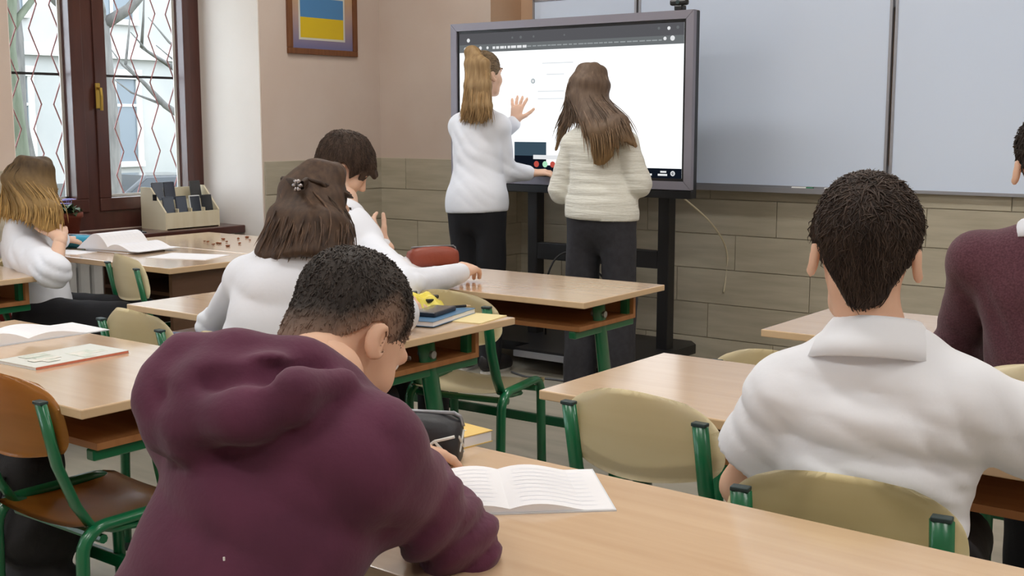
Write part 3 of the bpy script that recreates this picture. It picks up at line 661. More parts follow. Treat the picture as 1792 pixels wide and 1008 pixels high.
# ============================================================ SIGNED-DISTANCE MODELLING
def surface_nets(F,o,h):
    s=F<0; nx,ny,nz=F.shape
    offs=[(i,j,k) for i in (0,1) for j in (0,1) for k in (0,1)]
    tot=np.zeros((nx-1,ny-1,nz-1),np.int8)
    for i,j,k in offs: tot+=s[i:nx-1+i,j:ny-1+j,k:nz-1+k]
    act=(tot>0)&(tot<8); I=np.argwhere(act); vid=np.full(act.shape,-1,np.int64); vid[act]=np.arange(len(I))
    vals={of:F[I[:,0]+of[0],I[:,1]+of[1],I[:,2]+of[2]] for of in offs}
    acc=np.zeros((len(I),3)); cnt=np.zeros(len(I))
    for a in offs:
        for ax in range(3):
            if a[ax]==0:
                b=list(a); b[ax]=1; b=tuple(b); va,vb=vals[a],vals[b]; m=(va<0)!=(vb<0)
                t=np.where(m,va/np.where(m,va-vb,1),0); p=np.zeros((len(I),3)); p+=a; p[:,ax]+=t
                acc[m]+=p[m]; cnt[m]+=1
    V=np.asarray(o)+h*(I+acc/np.maximum(cnt,1)[:,None])
    Q=[]
    for ax in range(3):
        sl0=[slice(None)]*3; sl1=[slice(None)]*3; sl0[ax]=slice(0,-1); sl1[ax]=slice(1,None)
        a=s[tuple(sl0)]; b=s[tuple(sl1)]; m=a!=b
        u,v=[x for x in range(3) if x!=ax]
        E=np.argwhere(m); E=E[(E[:,u]>0)&(E[:,v]>0)&(E[:,u]<F.shape[u]-1)&(E[:,v]<F.shape[v]-1)]
        def cid(du,dv):
            c=E.copy(); c[:,u]+=du; c[:,v]+=dv; return vid[c[:,0],c[:,1],c[:,2]]
        q=np.stack([cid(-1,-1),cid(0,-1),cid(0,0),cid(-1,0)],1)
        fl=a[E[:,0],E[:,1],E[:,2]]
        if ax==1: fl=~fl
        q[~fl]=q[~fl][:,::-1]; Q.append(q)
    return V,np.concatenate(Q)
class Field:
    def __init__(s,lo,hi,h):
        s.lo=np.array(lo,float); s.h=h; n=np.ceil((np.array(hi)-s.lo)/h).astype(int)+1
        s.ax=[s.lo[i]+h*np.arange(n[i]) for i in range(3)]; s.F=np.full(n,.5,np.float32)
    def win(s,lo,hi):
        a=np.clip(np.floor((np.array(lo)-s.lo)/s.h).astype(int),0,np.array(s.F.shape)); b=np.clip(np.ceil((np.array(hi)-s.lo)/s.h).astype(int)+1,0,np.array(s.F.shape))
        if np.any(b<=a): return None,None
        sl=tuple(slice(a[i],b[i]) for i in range(3)); X,Y,Z=np.meshgrid(s.ax[0][sl[0]],s.ax[1][sl[1]],s.ax[2][sl[2]],indexing='ij')
        return sl,np.stack([X,Y,Z],-1).astype(np.float32)
    def mix(s,sl,d,k,op):
        A=s.F[sl]
        if op=='u':
            if k<=0: s.F[sl]=np.minimum(A,d)
            else:
                t=np.clip(.5+.5*(A-d)/k,0,1); s.F[sl]=A*(1-t)+d*t-k*t*(1-t)
        else:
            if k<=0: s.F[sl]=np.maximum(A,-d)
            else:
                t=np.clip(.5-.5*(A+d)/k,0,1); s.F[sl]=A*(1-t)+(-d)*t+k*t*(1-t)
    def cone(s,a,b,ra,rb=None,k=.02,op='u'):
        rb=ra if rb is None else rb; a=np.array(a,float); b=np.array(b,float); r=max(ra,rb)+k+3*s.h
        sl,P=s.win(np.minimum(a,b)-r,np.maximum(a,b)+r)
        if sl is None: return s
        d=b-a; t=np.clip(((P-a.astype(np.float32))@d.astype(np.float32))/max(d@d,1e-9),0,1)
        q=P-(a+t[...,None]*d); s.mix(sl,np.sqrt((q*q).sum(-1))-(ra+(rb-ra)*t),k,op); return s
    def chain(s,pts,rs,k=.02,op='u'):
        for i in range(len(pts)-1): s.cone(pts[i],pts[i+1],rs[i],rs[i+1],k,op)
        return s
    def ell(s,c,r,R=None,k=.02,op='u'):
        c=np.array(c,float); r=np.array(r,float); m=r.max()+k+3*s.h; sl,P=s.win(c-m,c+m)
        if sl is None: return s
        q=P-c.astype(np.float32)
        if R is not None: q=q@np.asarray(R,np.float32)
        q=q/r.astype(np.float32); k0=np.sqrt((q*q).sum(-1)); q=q/r.astype(np.float32); k1=np.sqrt((q*q).sum(-1))
        s.mix(sl,k0*(k0-1)/np.maximum(k1,1e-6),k,op); return s
    def pts(s):
        X,Y,Z=np.meshgrid(*s.ax,indexing='ij'); return np.stack([X,Y,Z],-1).astype(np.float32)
    def cut(s,p,n):
        n=np.array(n,float); n/=np.linalg.norm(n); X,Y,Z=np.meshgrid(*s.ax,indexing='ij',sparse=True)
        s.F=np.maximum(s.F,((X-p[0])*n[0]+(Y-p[1])*n[1]+(Z-p[2])*n[2]).astype(np.float32)); return s
    def disp(s,fn,band=.04):
        m=np.abs(s.F)<band; I=np.argwhere(m); P=s.lo+s.h*I; s.F[m]+=fn(P).astype(np.float32); return s
    def mesh(s): return surface_nets(s.F,s.lo,s.h)
def wob(P,sc,seed,n=6):
    r=np.random.RandomState(seed); v=np.zeros(len(P)); w=0
    Q=P+.25/sc*np.sin(P[:,[1,2,0]]*sc*.9+seed)
    for i in range(n):
        d=r.normal(size=3); d/=np.linalg.norm(d); a=1/(1+.3*i); v+=a*np.sin((Q@d)*sc*(1+.45*i)+r.uniform(0,6.28)); w+=a
    return v/w*1.6
def fold(c,rad,d,lam,amp,seed=0):
    c=np.array(c); d=np.array(d,float); d/=np.linalg.norm(d)
    def f(P):
        q=P-c; g=np.exp(-(q*q).sum(-1)/rad**2); ph=2*PI*(q@d)/lam+1.3*wob(P,9,seed,3)+seed; return amp*g*(1-2*np.abs(np.sin(ph/2))**.75)
    return f
def merge(parts):
    Vs=[];Qs=[];o=0
    for V,Q in parts: Vs.append(V); Qs.append(Q+o); o+=len(V)
    return np.concatenate(Vs),np.concatenate(Qs)
def to_mesh(name,V,Q,org):
    me=bpy.data.meshes.new(name); V=np.asarray(V)-np.asarray(org); n=len(Q)
    me.vertices.add(len(V)); me.vertices.foreach_set('co',V.astype(np.float32).ravel())
    me.loops.add(n*4); me.loops.foreach_set('vertex_index',Q.astype(np.int32).ravel())
    me.polygons.add(n); me.polygons.foreach_set('loop_start',np.arange(0,n*4,4,dtype=np.int32)); me.polygons.foreach_set('loop_total',np.full(n,4,np.int32))
    me.update(calc_edges=True); me.validate(); me.polygons.foreach_set('use_smooth',[True]*len(me.polygons)); return me
def smooth_mesh(V,Q,it=1,lam=.5):
    n=len(V); E=np.concatenate([Q[:,[0,1]],Q[:,[1,2]],Q[:,[2,3]],Q[:,[3,0]]])
    for _ in range(it):
        acc=np.zeros_like(V); cnt=np.zeros(n)
        for a,b in ((0,1),(1,0)):
            for c in range(3): acc[:,c]+=np.bincount(E[:,a],V[E[:,b],c],n)
            cnt+=np.bincount(E[:,a],minlength=n)
        V=V+lam*(acc/np.maximum(cnt,1)[:,None]-V)
    return V
def lockattr(VQ,nb,per,seed):
    n=len(VQ[0]); a=np.full(n,.30); m=(n-nb)//per; a[nb:nb+m*per]=np.repeat(np.random.RandomState(seed).uniform(0,1,m),per); return VQ[0],VQ[1],{'lock':a}
def tubes(paths,radii,n=5):
    """many tapered locks -> verts, quads. paths (m,k,3), radii (m,k)"""
    paths=np.asarray(paths,float); m,k,_=paths.shape; T=np.gradient(paths,axis=1); T/=np.linalg.norm(T,axis=2,keepdims=True)+1e-9
    ref=np.where(np.abs(T[...,2:3])>.8,np.array([1.,0,0]),np.array([0,0,1.])); ref[:]=ref[:,k//2:k//2+1]
    A=np.cross(T,ref); A/=np.linalg.norm(A,axis=2,keepdims=True)+1e-9; B=np.cross(T,A)
    ang=2*PI*np.arange(n)/n; V=paths[:,:,None]+radii[:,:,None,None]*(np.cos(ang)[None,None,:,None]*A[:,:,None]+.75*np.sin(ang)[None,None,:,None]*B[:,:,None])
    idx=np.arange(m*k*n).reshape(m,k,n); a=idx[:,:-1]; b=idx[:,1:]
    Q=np.stack([a,np.roll(a,-1,2),np.roll(b,-1,2),b],-1).reshape(-1,4); return V.reshape(-1,3),Q
# ============================================================ PEOPLE
_f=2116.0; _p=math.atan(293/2116); _yaw=math.radians(37.2); _C=np.array([0,0,1.345])
def _ray(x,y):
    d=np.array([(x-896)/_f,1.0,-(y-504)/_f]); c,s=math.cos(_p),math.sin(_p); d=np.array([d[0],c*d[1]+s*d[2],-s*d[1]+c*d[2]])
    c,s=math.cos(_yaw),math.sin(_yaw); return np.array([c*d[0]-s*d[1],s*d[0]+c*d[1],d[2]])
def pix(x,y,Y): d=_ray(x,y); return _C+d*Y/d[1]
def pixz(x,y,z): d=_ray(x,y); return _C+d*(z-_C[2])/d[2]
A=lambda *v: np.array(v,float)
def unit(v): v=np.array(v,float); return v/np.linalg.norm(v)
def rot(yaw,pitch=0,roll=0):
    y,p,r=[math.radians(v) for v in (yaw,pitch,roll)]
    return np.array(Matrix.Rotation(y,3,'Z') @ Matrix.Rotation(-p,3,'X') @ Matrix.Rotation(r,3,'Y'))
SKIN=mat('skin', (224,184,158),.55,(216,172,146),9,sss=.12,spec=.35); SKIN2=mat('skin_pale',(230,194,172),.55,(223,184,160),9,sss=.12,spec=.35)
LIP=mat('lips',(186,112,102),.45); EYEW=mat('eye_white',(236,232,228),.2); EYED=mat('eye_iris',(58,40,28),.15)
M_cloth_w=mat('white_cotton',(232,236,246),.85,bump=.12,bscale=24,sheen=.1)
M_cloth_w2=mat('white_linen',(234,237,244),.85,bump=.12,bscale=20,sheen=.1)
M_hood=mat('maroon_fleece',(94,44,69),.95,(84,39,62),12,bump=.10,bscale=120,sheen=.12)
M_sweat=mat('maroon_knit',(74,38,50),.95,(96,58,70),220,bump=.25,bscale=260,sheen=.15)
M_knit=mat('cream_knit',(230,230,222),.95,(220,219,208),60,(1,1,6),bump=.5,bscale=30,sheen=.1,bstretch=(.25,.25,3.0))
M_trb=mat('black_trousers',(20,21,28),.85,bump=.08,bscale=60); M_trg=mat('charcoal_jeans',(42,42,48),.85,(50,50,56),40,bump=.1,bscale=90)
M_trj=mat('dark_blue_jeans',(44,52,72),.85,(52,60,82),40,bump=.1,bscale=90)
M_shoe=mat('dark_shoe_leather',(36,34,36),.5); M_sole=mat('shoe_sole',(210,208,204),.6)
def hair_mat(name,c1,c2,tip=None,z0=0,z1=0,rough=.58):
    if name in MATS: return MATS[name]
    m=mat(name,c1,rough,c2,60,(1,1,.15),bump=.12,bscale=140,spec=.25,bstretch=(1,1,.15),contrast=(.25,.75),detail=5)
    nt=m.node_tree; b=nt.nodes['Principled BSDF']; src=b.inputs['Base Color'].links[0].from_socket; at_=nt.nodes.new('ShaderNodeAttribute'); at_.attribute_name='lock'; mr_=nt.nodes.new('ShaderNodeMapRange'); mr_.inputs[3].default_value=.50; mr_.inputs[4].default_value=1.50; hs_=nt.nodes.new('ShaderNodeHueSaturation'); nt.links.new(at_.outputs['Fac'],mr_.inputs[0]); nt.links.new(mr_.outputs[0],hs_.inputs['Value']); nt.links.new(src,hs_.inputs['Color']); nt.links.new(hs_.outputs[0],b.inputs['Base Color'])
    if tip:
        src=hs_.inputs['Color'].links[0].from_socket
        tc=nt.nodes.new('ShaderNodeTexCoord'); sp=nt.nodes.new('ShaderNodeSeparateXYZ'); mr=nt.nodes.new('ShaderNodeMapRange'); mr.inputs[1].default_value=z0; mr.inputs[2].default_value=z1
        mx=nt.nodes.new('ShaderNodeMix'); mx.data_type='RGBA'; nt.links.new(tc.outputs['Object'],sp.inputs[0]); nt.links.new(sp.outputs['Z'],mr.inputs[0])
        nt.links.new(mr.outputs[0],mx.inputs['Factor']); mx.inputs['A'].default_value=(*lin(tip),1); nt.links.new(src,mx.inputs['B']); nt.links.new(mx.outputs['Result'],hs_.inputs['Color'])
    return m
CR=(0,-.014,.034)
def head_skin(Hc,Rm,N,sc=1.0,h=.0040):
    T=lambda *l: Hc+sc*(Rm@np.array(l)); f=Field(np.minimum(Hc-.165*sc,N-.07),np.maximum(Hc+.165*sc,N+.07),h)
    E=lambda l,r,k=.02,op='u',RR=None: f.ell(T(*l),np.array(r)*sc,Rm if RR is None else RR,k*sc,op)
    Cn=lambda a,b,ra,rb,k=.02,op='u': f.cone(T(*a),T(*b),ra*sc,rb*sc,k*sc,op)
    E(CR,(.074,.093,.082),.0); E((0,.022,-.028),(.060,.071,.084),.04); Cn((-.03,.042,-.084),(.03,.042,-.084),.022,.022,.03); E((0,.071,-.098),(.021,.018,.016),.025)
    f.cone(T(0,-.032,-.055),N,.052*sc,.060*sc,.03)
    for s in (-1,1):
        E((s*.038,.058,-.03),(.024,.022,.024),.025)
        Re=Rm@np.array(Matrix.Rotation(s*-.45,3,'Z')@Matrix.Rotation(.2,3,'X'))
        E((s*.0865,-.016,-.008),(.0075,.0195,.030),.010,'u',Re); E((s*.0935,-.008,-.003),(.005,.010,.019),.005,'s',Re)
        E((s*.011,.096,-.034),(.008,.008,.007),.006)
        E((s*.031,.095,.011),(.017,.012,.0105),.010,'s')
    Cn((0,.089,.012),(0,.107,-.028),.0065,.0115,.012); Cn((-.036,.081,.028),(.036,.081,.028),.009,.009,.02)
    Cn((-.017,.087,-.060),(.017,.087,-.060),.005,.005,.006); Cn((-.013,.087,-.069),(.013,.087,-.069),.0055,.0055,.005)
    f.disp(lambda P: np.zeros(len(P)))
    return f.mesh()
def hand(wr,d,back,side,curl=.35,spread=.10,sc=1.0,fine=.0034,thumb=None):
    """d: direction of fingers, back: normal of the back of the hand, side: +1 right hand, -1 left hand"""
    d=unit(d); n=unit(np.array(back)-d*np.dot(back,d)); s=np.cross(d,n)*(-1 if side>0 else 1)   # s points to the thumb side
    c=wr+d*.09*sc; f=Field(c-.15*sc,c+.15*sc,fine)
    f.cone(wr-d*.02,wr+d*.015,.025*sc,.024*sc,.01)
    for o,L in ((.026,.085),(.009,.088),(-.009,.084),(-.025,.076)): f.cone(wr+d*.012+s*o*.55*sc,wr+d*L*sc+s*o*sc,.015*sc,.0125*sc,.012)
    for o,L,fan in ((.029,.070,1.2),(.010,.078,.4),(-.009,.072,-.4),(-.027,.058,-1.3)):
        p=wr+d*.082*sc+s*o*sc; a=.0; dd=unit(d+s*fan*spread)
        for seg,(l,r) in enumerate(((.46,.0092),(.30,.0084),(.24,.0074))):
            a+=curl*(.8 if seg==0 else 1.0); q=p+(dd*math.cos(a)-n*math.sin(a))*L*l*1.05*sc; f.cone(p,q,r*sc*1.04,r*sc*.94,.0035); p=q
    t0=wr+d*.022*sc+s*.022*sc; td=unit(d*.62+s*.72-n*.25) if thumb is None else unit(d*thumb[0]+s*thumb[1]+n*thumb[2])
    t1=t0+td*.042*sc; t2=t1+unit(td+d*.5-n*.25)*.032*sc; t3=t2+unit(td+d*.8-n*.3)*.024*sc
    f.cone(t0,t1,.0145*sc,.0115*sc,.014); f.cone(t1,t2,.0110*sc,.0095*sc,.003); f.cone(t2,t3,.0095*sc,.0078*sc,.003)
    return f.mesh()
def locmask(P,Hc,Rm): return (P-Hc)@Rm
def hairline_short(q,nape=-.085,vee=0.0,front=.062,ear=.022):
    x,y,z=q[:,0],q[:,1],q[:,2]
    zm=np.interp(y,[-.13,-.075,-.04,-.022,-.004,.012,.03,.042,.06,.12],[nape,nape,nape+.05,ear-.002,ear+.006,ear,-.02,.0,front-.02,front])
    zm=zm+vee*np.abs(x)*np.clip((.0-y)/.03,0,1)
    return z-zm
def short_hair(Hc,Rm,sc,top,side,g,nl,ll,seed,whorl=(0,-.07,.11),h=.0048,lift=.008,fringe=None,lr=.0042,fade=0.0):
    T=lambda *l: Hc+sc*(Rm@np.array(l)); f=Field(Hc-.19*sc,Hc+.19*sc,h)
    f.ell(T(*CR),np.array((.074+side,.093+side,.082+top))*sc,Rm,0); f.ell(T(0,-.02,.055),np.array((.07+side*.8,.085+side*.8,.062+top))*sc,Rm,.03*sc)
    f.ell(T(0,-.055,-.035),np.array((.052+side*.3,.042+side*.6,.06))*sc,Rm,.03*sc)
    if fringe:
        for a,b,r1,r2 in fringe: f.cone(T(*a),T(*b),r1*sc,r2*sc,.02)
    def fn(P):
        q=locmask(P,Hc,Rm)/sc; w=np.array(whorl); v=q-w; ang=np.arctan2(v[:,0],v[:,1]); rad=np.sqrt((v*v).sum(-1))
        return -.0010*np.sin(ang*26+9*wob(q,14,seed,3)+rad*30)-.0022*wob(q,30,seed+1,4)
    f.disp(fn)
    F0=f.F.copy()
    P=f.pts().reshape(-1,3); gg=g(locmask(P,Hc,Rm)/sc).reshape(f.F.shape)*sc
    if fringe:
        q=(locmask(P,Hc,Rm)/sc).reshape(f.F.shape+(3,)); gg=np.where((q[...,1]>.06),np.maximum(gg,q[...,2]-(-.005)),gg)
    f.F=np.maximum(f.F,-gg.astype(np.float32)*.7)
    V,Q=f.mesh()
    rng=np.random.RandomState(seed); nq=nl*4
    u=rng.normal(size=(nq,3)); u/=np.linalg.norm(u,axis=1,keepdims=True); r0=np.array((.074+side*.8,.093+side*.8,.082+top*.85)); c=np.array(CR)
    p=c+u*r0; ok=g(p)>.004; p=p[ok][:nl]; u=u[ok][:nl]; m=len(p)
    w=np.array(whorl); dd=p-w+rng.normal(size=p.shape)*.03; nr=u/r0; nr/=np.linalg.norm(nr,axis=1,keepdims=True); dd-=nr*(dd*nr).sum(1,keepdims=True); dd/=np.linalg.norm(dd,axis=1,keepdims=True)
    K=5; L=ll*rng.uniform(.6,1.2,m); paths=np.zeros((m,K,3))
    for k in range(K):
        t=k/(K-1); x=p+dd*(L*t)[:,None]; e=(x-c)/r0; e/=np.linalg.norm(e,axis=1,keepdims=True); x=c+e*r0
        for _it in range(2):
            ix=np.clip(np.rint((Hc+sc*(x@Rm.T)-f.lo)/f.h).astype(int),0,np.array(F0.shape)-1); x=x-e*(F0[ix[:,0],ix[:,1],ix[:,2]]/sc)[:,None]
        paths[:,k]=x+nr*((-.0015+lift*t**1.5*rng.uniform(.1,1.3,m)))[:,None]
    kp=g(paths[:,-1])>-.004; paths=paths[kp]; m=len(paths)
    rad=np.outer(rng.uniform(.75,1.25,m),lr*np.array([.8,1,.9,.6,.12])); 
    V2,Q2=tubes(Hc+sc*(paths@Rm.T),rad*sc,4)
    out=lockattr(merge([(V,Q),(V2,Q2)]),len(V),5*4,seed)
    if fade:
        gv=g(locmask(out[0],Hc,Rm)/sc); out[2]['fade']=np.clip(1-gv/fade,0,1)
    return out
def strand_hair(guides,rbase,nlocks,seed,h=.007,cap=None,lr=.006,spread=.012,k=.03,groove=.0025,locks_from=0):
    """guides: list of (n,3) arrays with equal n, neighbouring guides adjacent"""
    G=np.array(guides,float); m,n,_=G.shape; lo=G.reshape(-1,3).min(0)-.09; hi=G.reshape(-1,3).max(0)+.09
    f=Field(lo,hi,h)
    if cap is not None: cap(f)
    rb=np.array(rbase)*.86
    for i in range(m):
        for j in range(n-1): f.cone(G[i,j],G[i,j+1],rb[j],rb[j+1],k)
    for i in range(m-1):
        M=(G[i]+G[i+1])/2
        for j in range(n-1): f.cone(M[j],M[j+1],rb[j],rb[j+1],k)
    V,Q=f.mesh(); V=smooth_mesh(V,Q,2)
    rng=np.random.RandomState(seed); K=14
    def res(g):
        t=np.linspace(0,n-1,K); i=np.minimum(t.astype(int),n-2); fr=(t-i)[:,None]
        a=g[np.maximum(i-1,0)]; b=g[i]; c=g[i+1]; d=g[np.minimum(i+2,n-1)]
        return .5*(2*b+(c-a)*fr+(2*a-5*b+4*c-d)*fr**2+(3*b-a-3*c+d)*fr**3)
    D=np.array([res(g) for g in G]); rbK=np.interp(np.linspace(0,n-1,K),np.arange(n),rb)
    paths=[];rads=[]
    for _ in range(nlocks):
        u=rng.uniform(0,m-1.001); i=int(u); fr=u-i; p=D[i]*(1-fr)+D[i+1]*fr
        o=rng.normal(size=3); o/=np.linalg.norm(o); p=p+o*(rbK*rng.uniform(.95,1.22))[:,None]
        p=p+rng.normal(size=3)*spread*np.linspace(0,1,K)[:,None]**2+.003*np.sin(np.linspace(0,rng.uniform(3,9),K)+rng.uniform(0,6))[:,None]*rng.normal(size=3)
        tl=rng.uniform(.88,1.02); 
        if tl<1: 
            q=np.linspace(0,(K-1)*tl,K); ii=np.minimum(q.astype(int),K-2); p=p[ii]+(q-ii)[:,None]*(p[ii+1]-p[ii])
        paths.append(p); rads.append(lr*rng.uniform(.6,1.2)*np.interp(np.linspace(0,1,K),[0,.15,.7,.95,1],[.4,1,1,.6,.1]))
    return lockattr(merge([(V,Q),tubes(paths,np.array(rads),5)]),len(V),14*5,seed)
class Person:
    def __init__(s,base,label,**J):
        s.root=empty('person',tuple(base),0,label,'person'); s.base=np.array(base,float); s.J={k:np.array(v,float) for k,v in J.items()}; s.sc=1.0
        j=s.J; up=unit(j['N']-j['P']); r=j['SR']-j['SL']; r=unit(r-up*np.dot(r,up)); s.Rt=np.stack([r,np.cross(up,r),up],1)
    def add(s,name,VQ,m,label=None):
        o=link(name,to_mesh(name,VQ[0],VQ[1],s.base),m,s.root)
        for kk_,vv_ in (VQ[2] if len(VQ)>2 else {}).items():
            if len(o.data.vertices)==len(vv_): o.data.attributes.new(kk_,'FLOAT','POINT').data.foreach_set('value',np.asarray(vv_,np.float32))
        if label: o['label']=label
        return o
    def limits(s,keys,pad): P=np.array([s.J[k] for k in keys]); return P.min(0)-pad,P.max(0)+pad
    def T(s,at,l): return s.J[at]+s.Rt@np.array(l)
    def torso(s,f,g=0.0,w=1.0,k=.05,down=True,bust=0.0,hipw=1.0):
        j=s.J; up=j['N']-j['P']; at=lambda t: j['P']+up*t
        f.ell(at(.70)+s.Rt@A(0,.004,0),(.142*w+g,.094+g,.17+g),s.Rt,0); f.ell(at(.40),(.128*w+g,.088+g,.15+g),s.Rt,k)
        if down: f.ell(at(-.03),(.150*hipw+g,.108*max(1,hipw)+g,.19+g),s.Rt,k)
        for a in ('SL','SR'):
            f.cone(j['N']-s.Rt@A(0,.012,.062),j[a],.036+g,.045+g,k*.7); f.cone(at(.72),j[a],.065+g,.043+g,k)
        if bust:
            for x in (-1,1): f.ell(at(.66)+s.Rt@A(x*.06,.075,0),(.055+g,.05+g,.055+g),s.Rt,.03)
    def body(s,m,headR,hands,head_sc=1.0,h=.010,armr=1.0,legs=True):
        j=s.J; s.headR=headR; parts=[]
        keys=[k for k in j if k not in ('H',)]; lo,hi=s.limits(keys,.16); f=Field(lo,hi,h); s.torso(f,-.014,hipw=.93)
        f.cone(j['N']-s.Rt@A(0,0,.03),j['N']+ (j['H']-j['N'])*.3,.056,.050,.03)
        for a,b,c in (('SL','EL','WL'),('SR','ER','WR')):
            f.cone(j[a],j[b],.044*armr,.036*armr,.02); f.cone(j[b],j[c],.036*armr,.024*armr,.015)
        if legs:
            for a,b,c in (('HL','KL','AL'),('HR','KR','AR')):
                f.cone(j[a],j[b],.068,.046,.03); f.cone(j[b],j[c],.046,.031,.02); f.cone(j[c],j[c]-A(0,0,.03),.032,.035,.01)
        parts.append(f.mesh()); parts.append(head_skin(j['H'],headR,j['N'],head_sc))
        for hd in hands: parts.append(hand(**hd))
        V,Q=merge(parts); o=s.add('body',(V,Q),[m,LIP])
        lc=locmask(V[Q].mean(1),j['H'],headR)/head_sc; lip=(np.abs(lc[:,0])<.022)&(lc[:,1]>.084)&(lc[:,2]<-.056)&(lc[:,2]>-.074)
        mi=lip.astype(np.int32)
        if len(mi)==len(o.data.polygons): o.data.polygons.foreach_set('material_index',mi)
        for sx in (-1,1):
            c=j['H']+head_sc*(headR@A(sx*.031,.0735,.0105)); bm=bmesh.new(); bmesh.ops.create_uvsphere(bm,u_segments=14,v_segments=10,radius=.0125*head_sc)
            fw=Vector(headR@A(0,1,0))
            me=bpy.data.meshes.new('eye'); bm.to_mesh(me); bm.free(); e=link('eye',me,[EYEW,EYED],s.root,True); e.location=c-s.base
            for p in me.polygons: p.material_index=1 if p.center.normalized().dot(fw)>.80 else 0
            bw=[j['H']+head_sc*(headR@A(sx*x,.094-.35*(x-.03)**2*10-(.004 if x>.04 else 0),.030+z))-s.base for x,z in ((.012,0),(.026,.006),(.038,.006),(.048,0))]
            MB().tube(bw,[.003,.004,.0035,.001],6).build('eyebrow',s.browm,s.root,True)
    def shirt(s,m,h=.0085,g=.010,w=1.0,hem=None,sleeves=('full','full'),ar=1.0,folds=(),amp=.0035,name='shirt',collar=None,seed=1,bust=0.0,k=.05,extra=None,cuff=None,hemflare=0.0,wsc=14,hipw=1.0,ak=.02):
        j=s.J; keys=['P','N','SL','SR','EL','ER','WL','WR']; lo,hi=s.limits(keys,.17); f=Field(lo,hi,h); s.torso(f,g,w,k,True,bust,hipw)
        for (a,b,c),sl in zip((('SL','EL','WL'),('SR','ER','WR')),sleeves):
            if sl=='full':
                f.cone(j[a],j[b],(.046+g)*ar,(.040+g)*ar,ak); q=j[c]-unit(j[c]-j[b])*.012; f.cone(j[b],q,(.043+g)*ar,(.030+g*.9)*ar,.02)
                if cuff: f.cone(q-unit(j[c]-j[b])*.035,q,cuff,cuff,.004)
            elif sl=='elbow': f.cone(j[a],j[b],(.050+g)*ar,(.050+g)*ar,.03)
            elif sl=='short':
                e=j[a]+(j[b]-j[a])*.66; f.cone(j[a],e,(.056+g)*ar,(.060+g)*ar,.03); d=unit(j[b]-j[a])
        if extra: extra(f)
        def fn(P):
            v=-amp*wob(P,wsc,seed)-amp*.5*np.abs(wob(P*A(1,1,.7),wsc*1.9,seed+3))
            for q in folds: v=v+q(P)
            return v
        f.disp(fn,.05)
        for (a,b),sl in zip((('SL','EL'),('SR','ER')),sleeves):
            if sl=='short':
                e=j[a]+(j[b]-j[a])*.66; d=unit(j[b]-j[a]); sl_,P=f.win(e-.14,e+.14)
                if sl_ is not None:
                    pr=((P-e.astype(np.float32))@d.astype(np.float32)); rr_=np.linalg.norm(P-e,axis=-1); f.F[sl_]=np.where(rr_<.13,np.maximum(f.F[sl_],pr),f.F[sl_])
        if hem is not None: f.cut(hem[0],hem[1])
        VQ=f.mesh(); V=smooth_mesh(VQ[0],VQ[1],1,.4); o=s.add(name,(V,VQ[1]),m)
        return o
    def collar(s,m,r=.066,h=.035,tilt=18,name='collar',t=.006,flare=.02,open_front=.25,dz=0.0):
        j=s.J; Rm=s.Rt@np.array(Matrix.Rotation(-math.radians(tilt),3,'X')); c=j['N']+s.Rt@A(0,.0,-.012+dz); mm=MB(); n=28
        prof=((r-.004,h*1.0),(r+.003,h*1.12),(r+.010,h*.9),(r+.014+flare*.6,h*.2),(r+.018+flare,-h*.55),(r+.013+flare,-h*.6),(r+.002,h*.2),(r-.008,-h*.2))
        rings=[]
        for i in range(n+1):
            a=math.radians(90+open_front*60)+ (2*PI-2*math.radians(open_front*60))*i/n
            rings.append([mm.bm.verts.new(tuple(c-s.base+Rm@A(math.cos(a)*rr,math.sin(a)*rr,zz))) for rr,zz in prof])
        kk=len(prof)
        for X,Y in zip(rings,rings[1:]):
            for q in range(kk): mm.bm.faces.new((X[q],X[(q+1)%kk],Y[(q+1)%kk],Y[q]))
        mm.bm.faces.new(rings[0]); mm.bm.faces.new(rings[-1][::-1]); o=mm.build(name,m,s.root,True); return o
    def trousers(s,m,h=.011,g=.012,top=.12,flare=1.0,folds=(),amp=.004,seed=5,name='trousers',rk=1.0):
        j=s.J; lo,hi=s.limits(['P','HL','HR','KL','KR','AL','AR'],.18); f=Field(lo,hi,h)
        sit=abs(j['HL'][2]-j['KL'][2])<.15
        f.ell(j['P']-(j['N']-j['P'])*.03,(.146+g,.104+g,.17+g) if not sit else (.138+g,.096+g,.10+g),s.Rt,0)
        for a,b,c in (('HL','KL','AL'),('HR','KR','AR')):
            f.cone(j[a],j[b],.078+g,(.052+g)*rk,.04); f.cone(j[b],j[c]-A(0,0,.03),(.052+g)*rk,(.042+g)*flare,.02)
        def fn(P):
            v=-amp*wob(P,13,seed)-amp*.5*wob(P,30,seed+2)
            for q in folds: v=v+q(P)
            return v
        f.disp(fn,.05)
        if not sit: f.cut(j['P']+(j['N']-j['P'])*top,j['N']-j['P'])
        f.cut(A(0,0,.035),A(0,0,-1)); return s.add(name,f.mesh(),m)
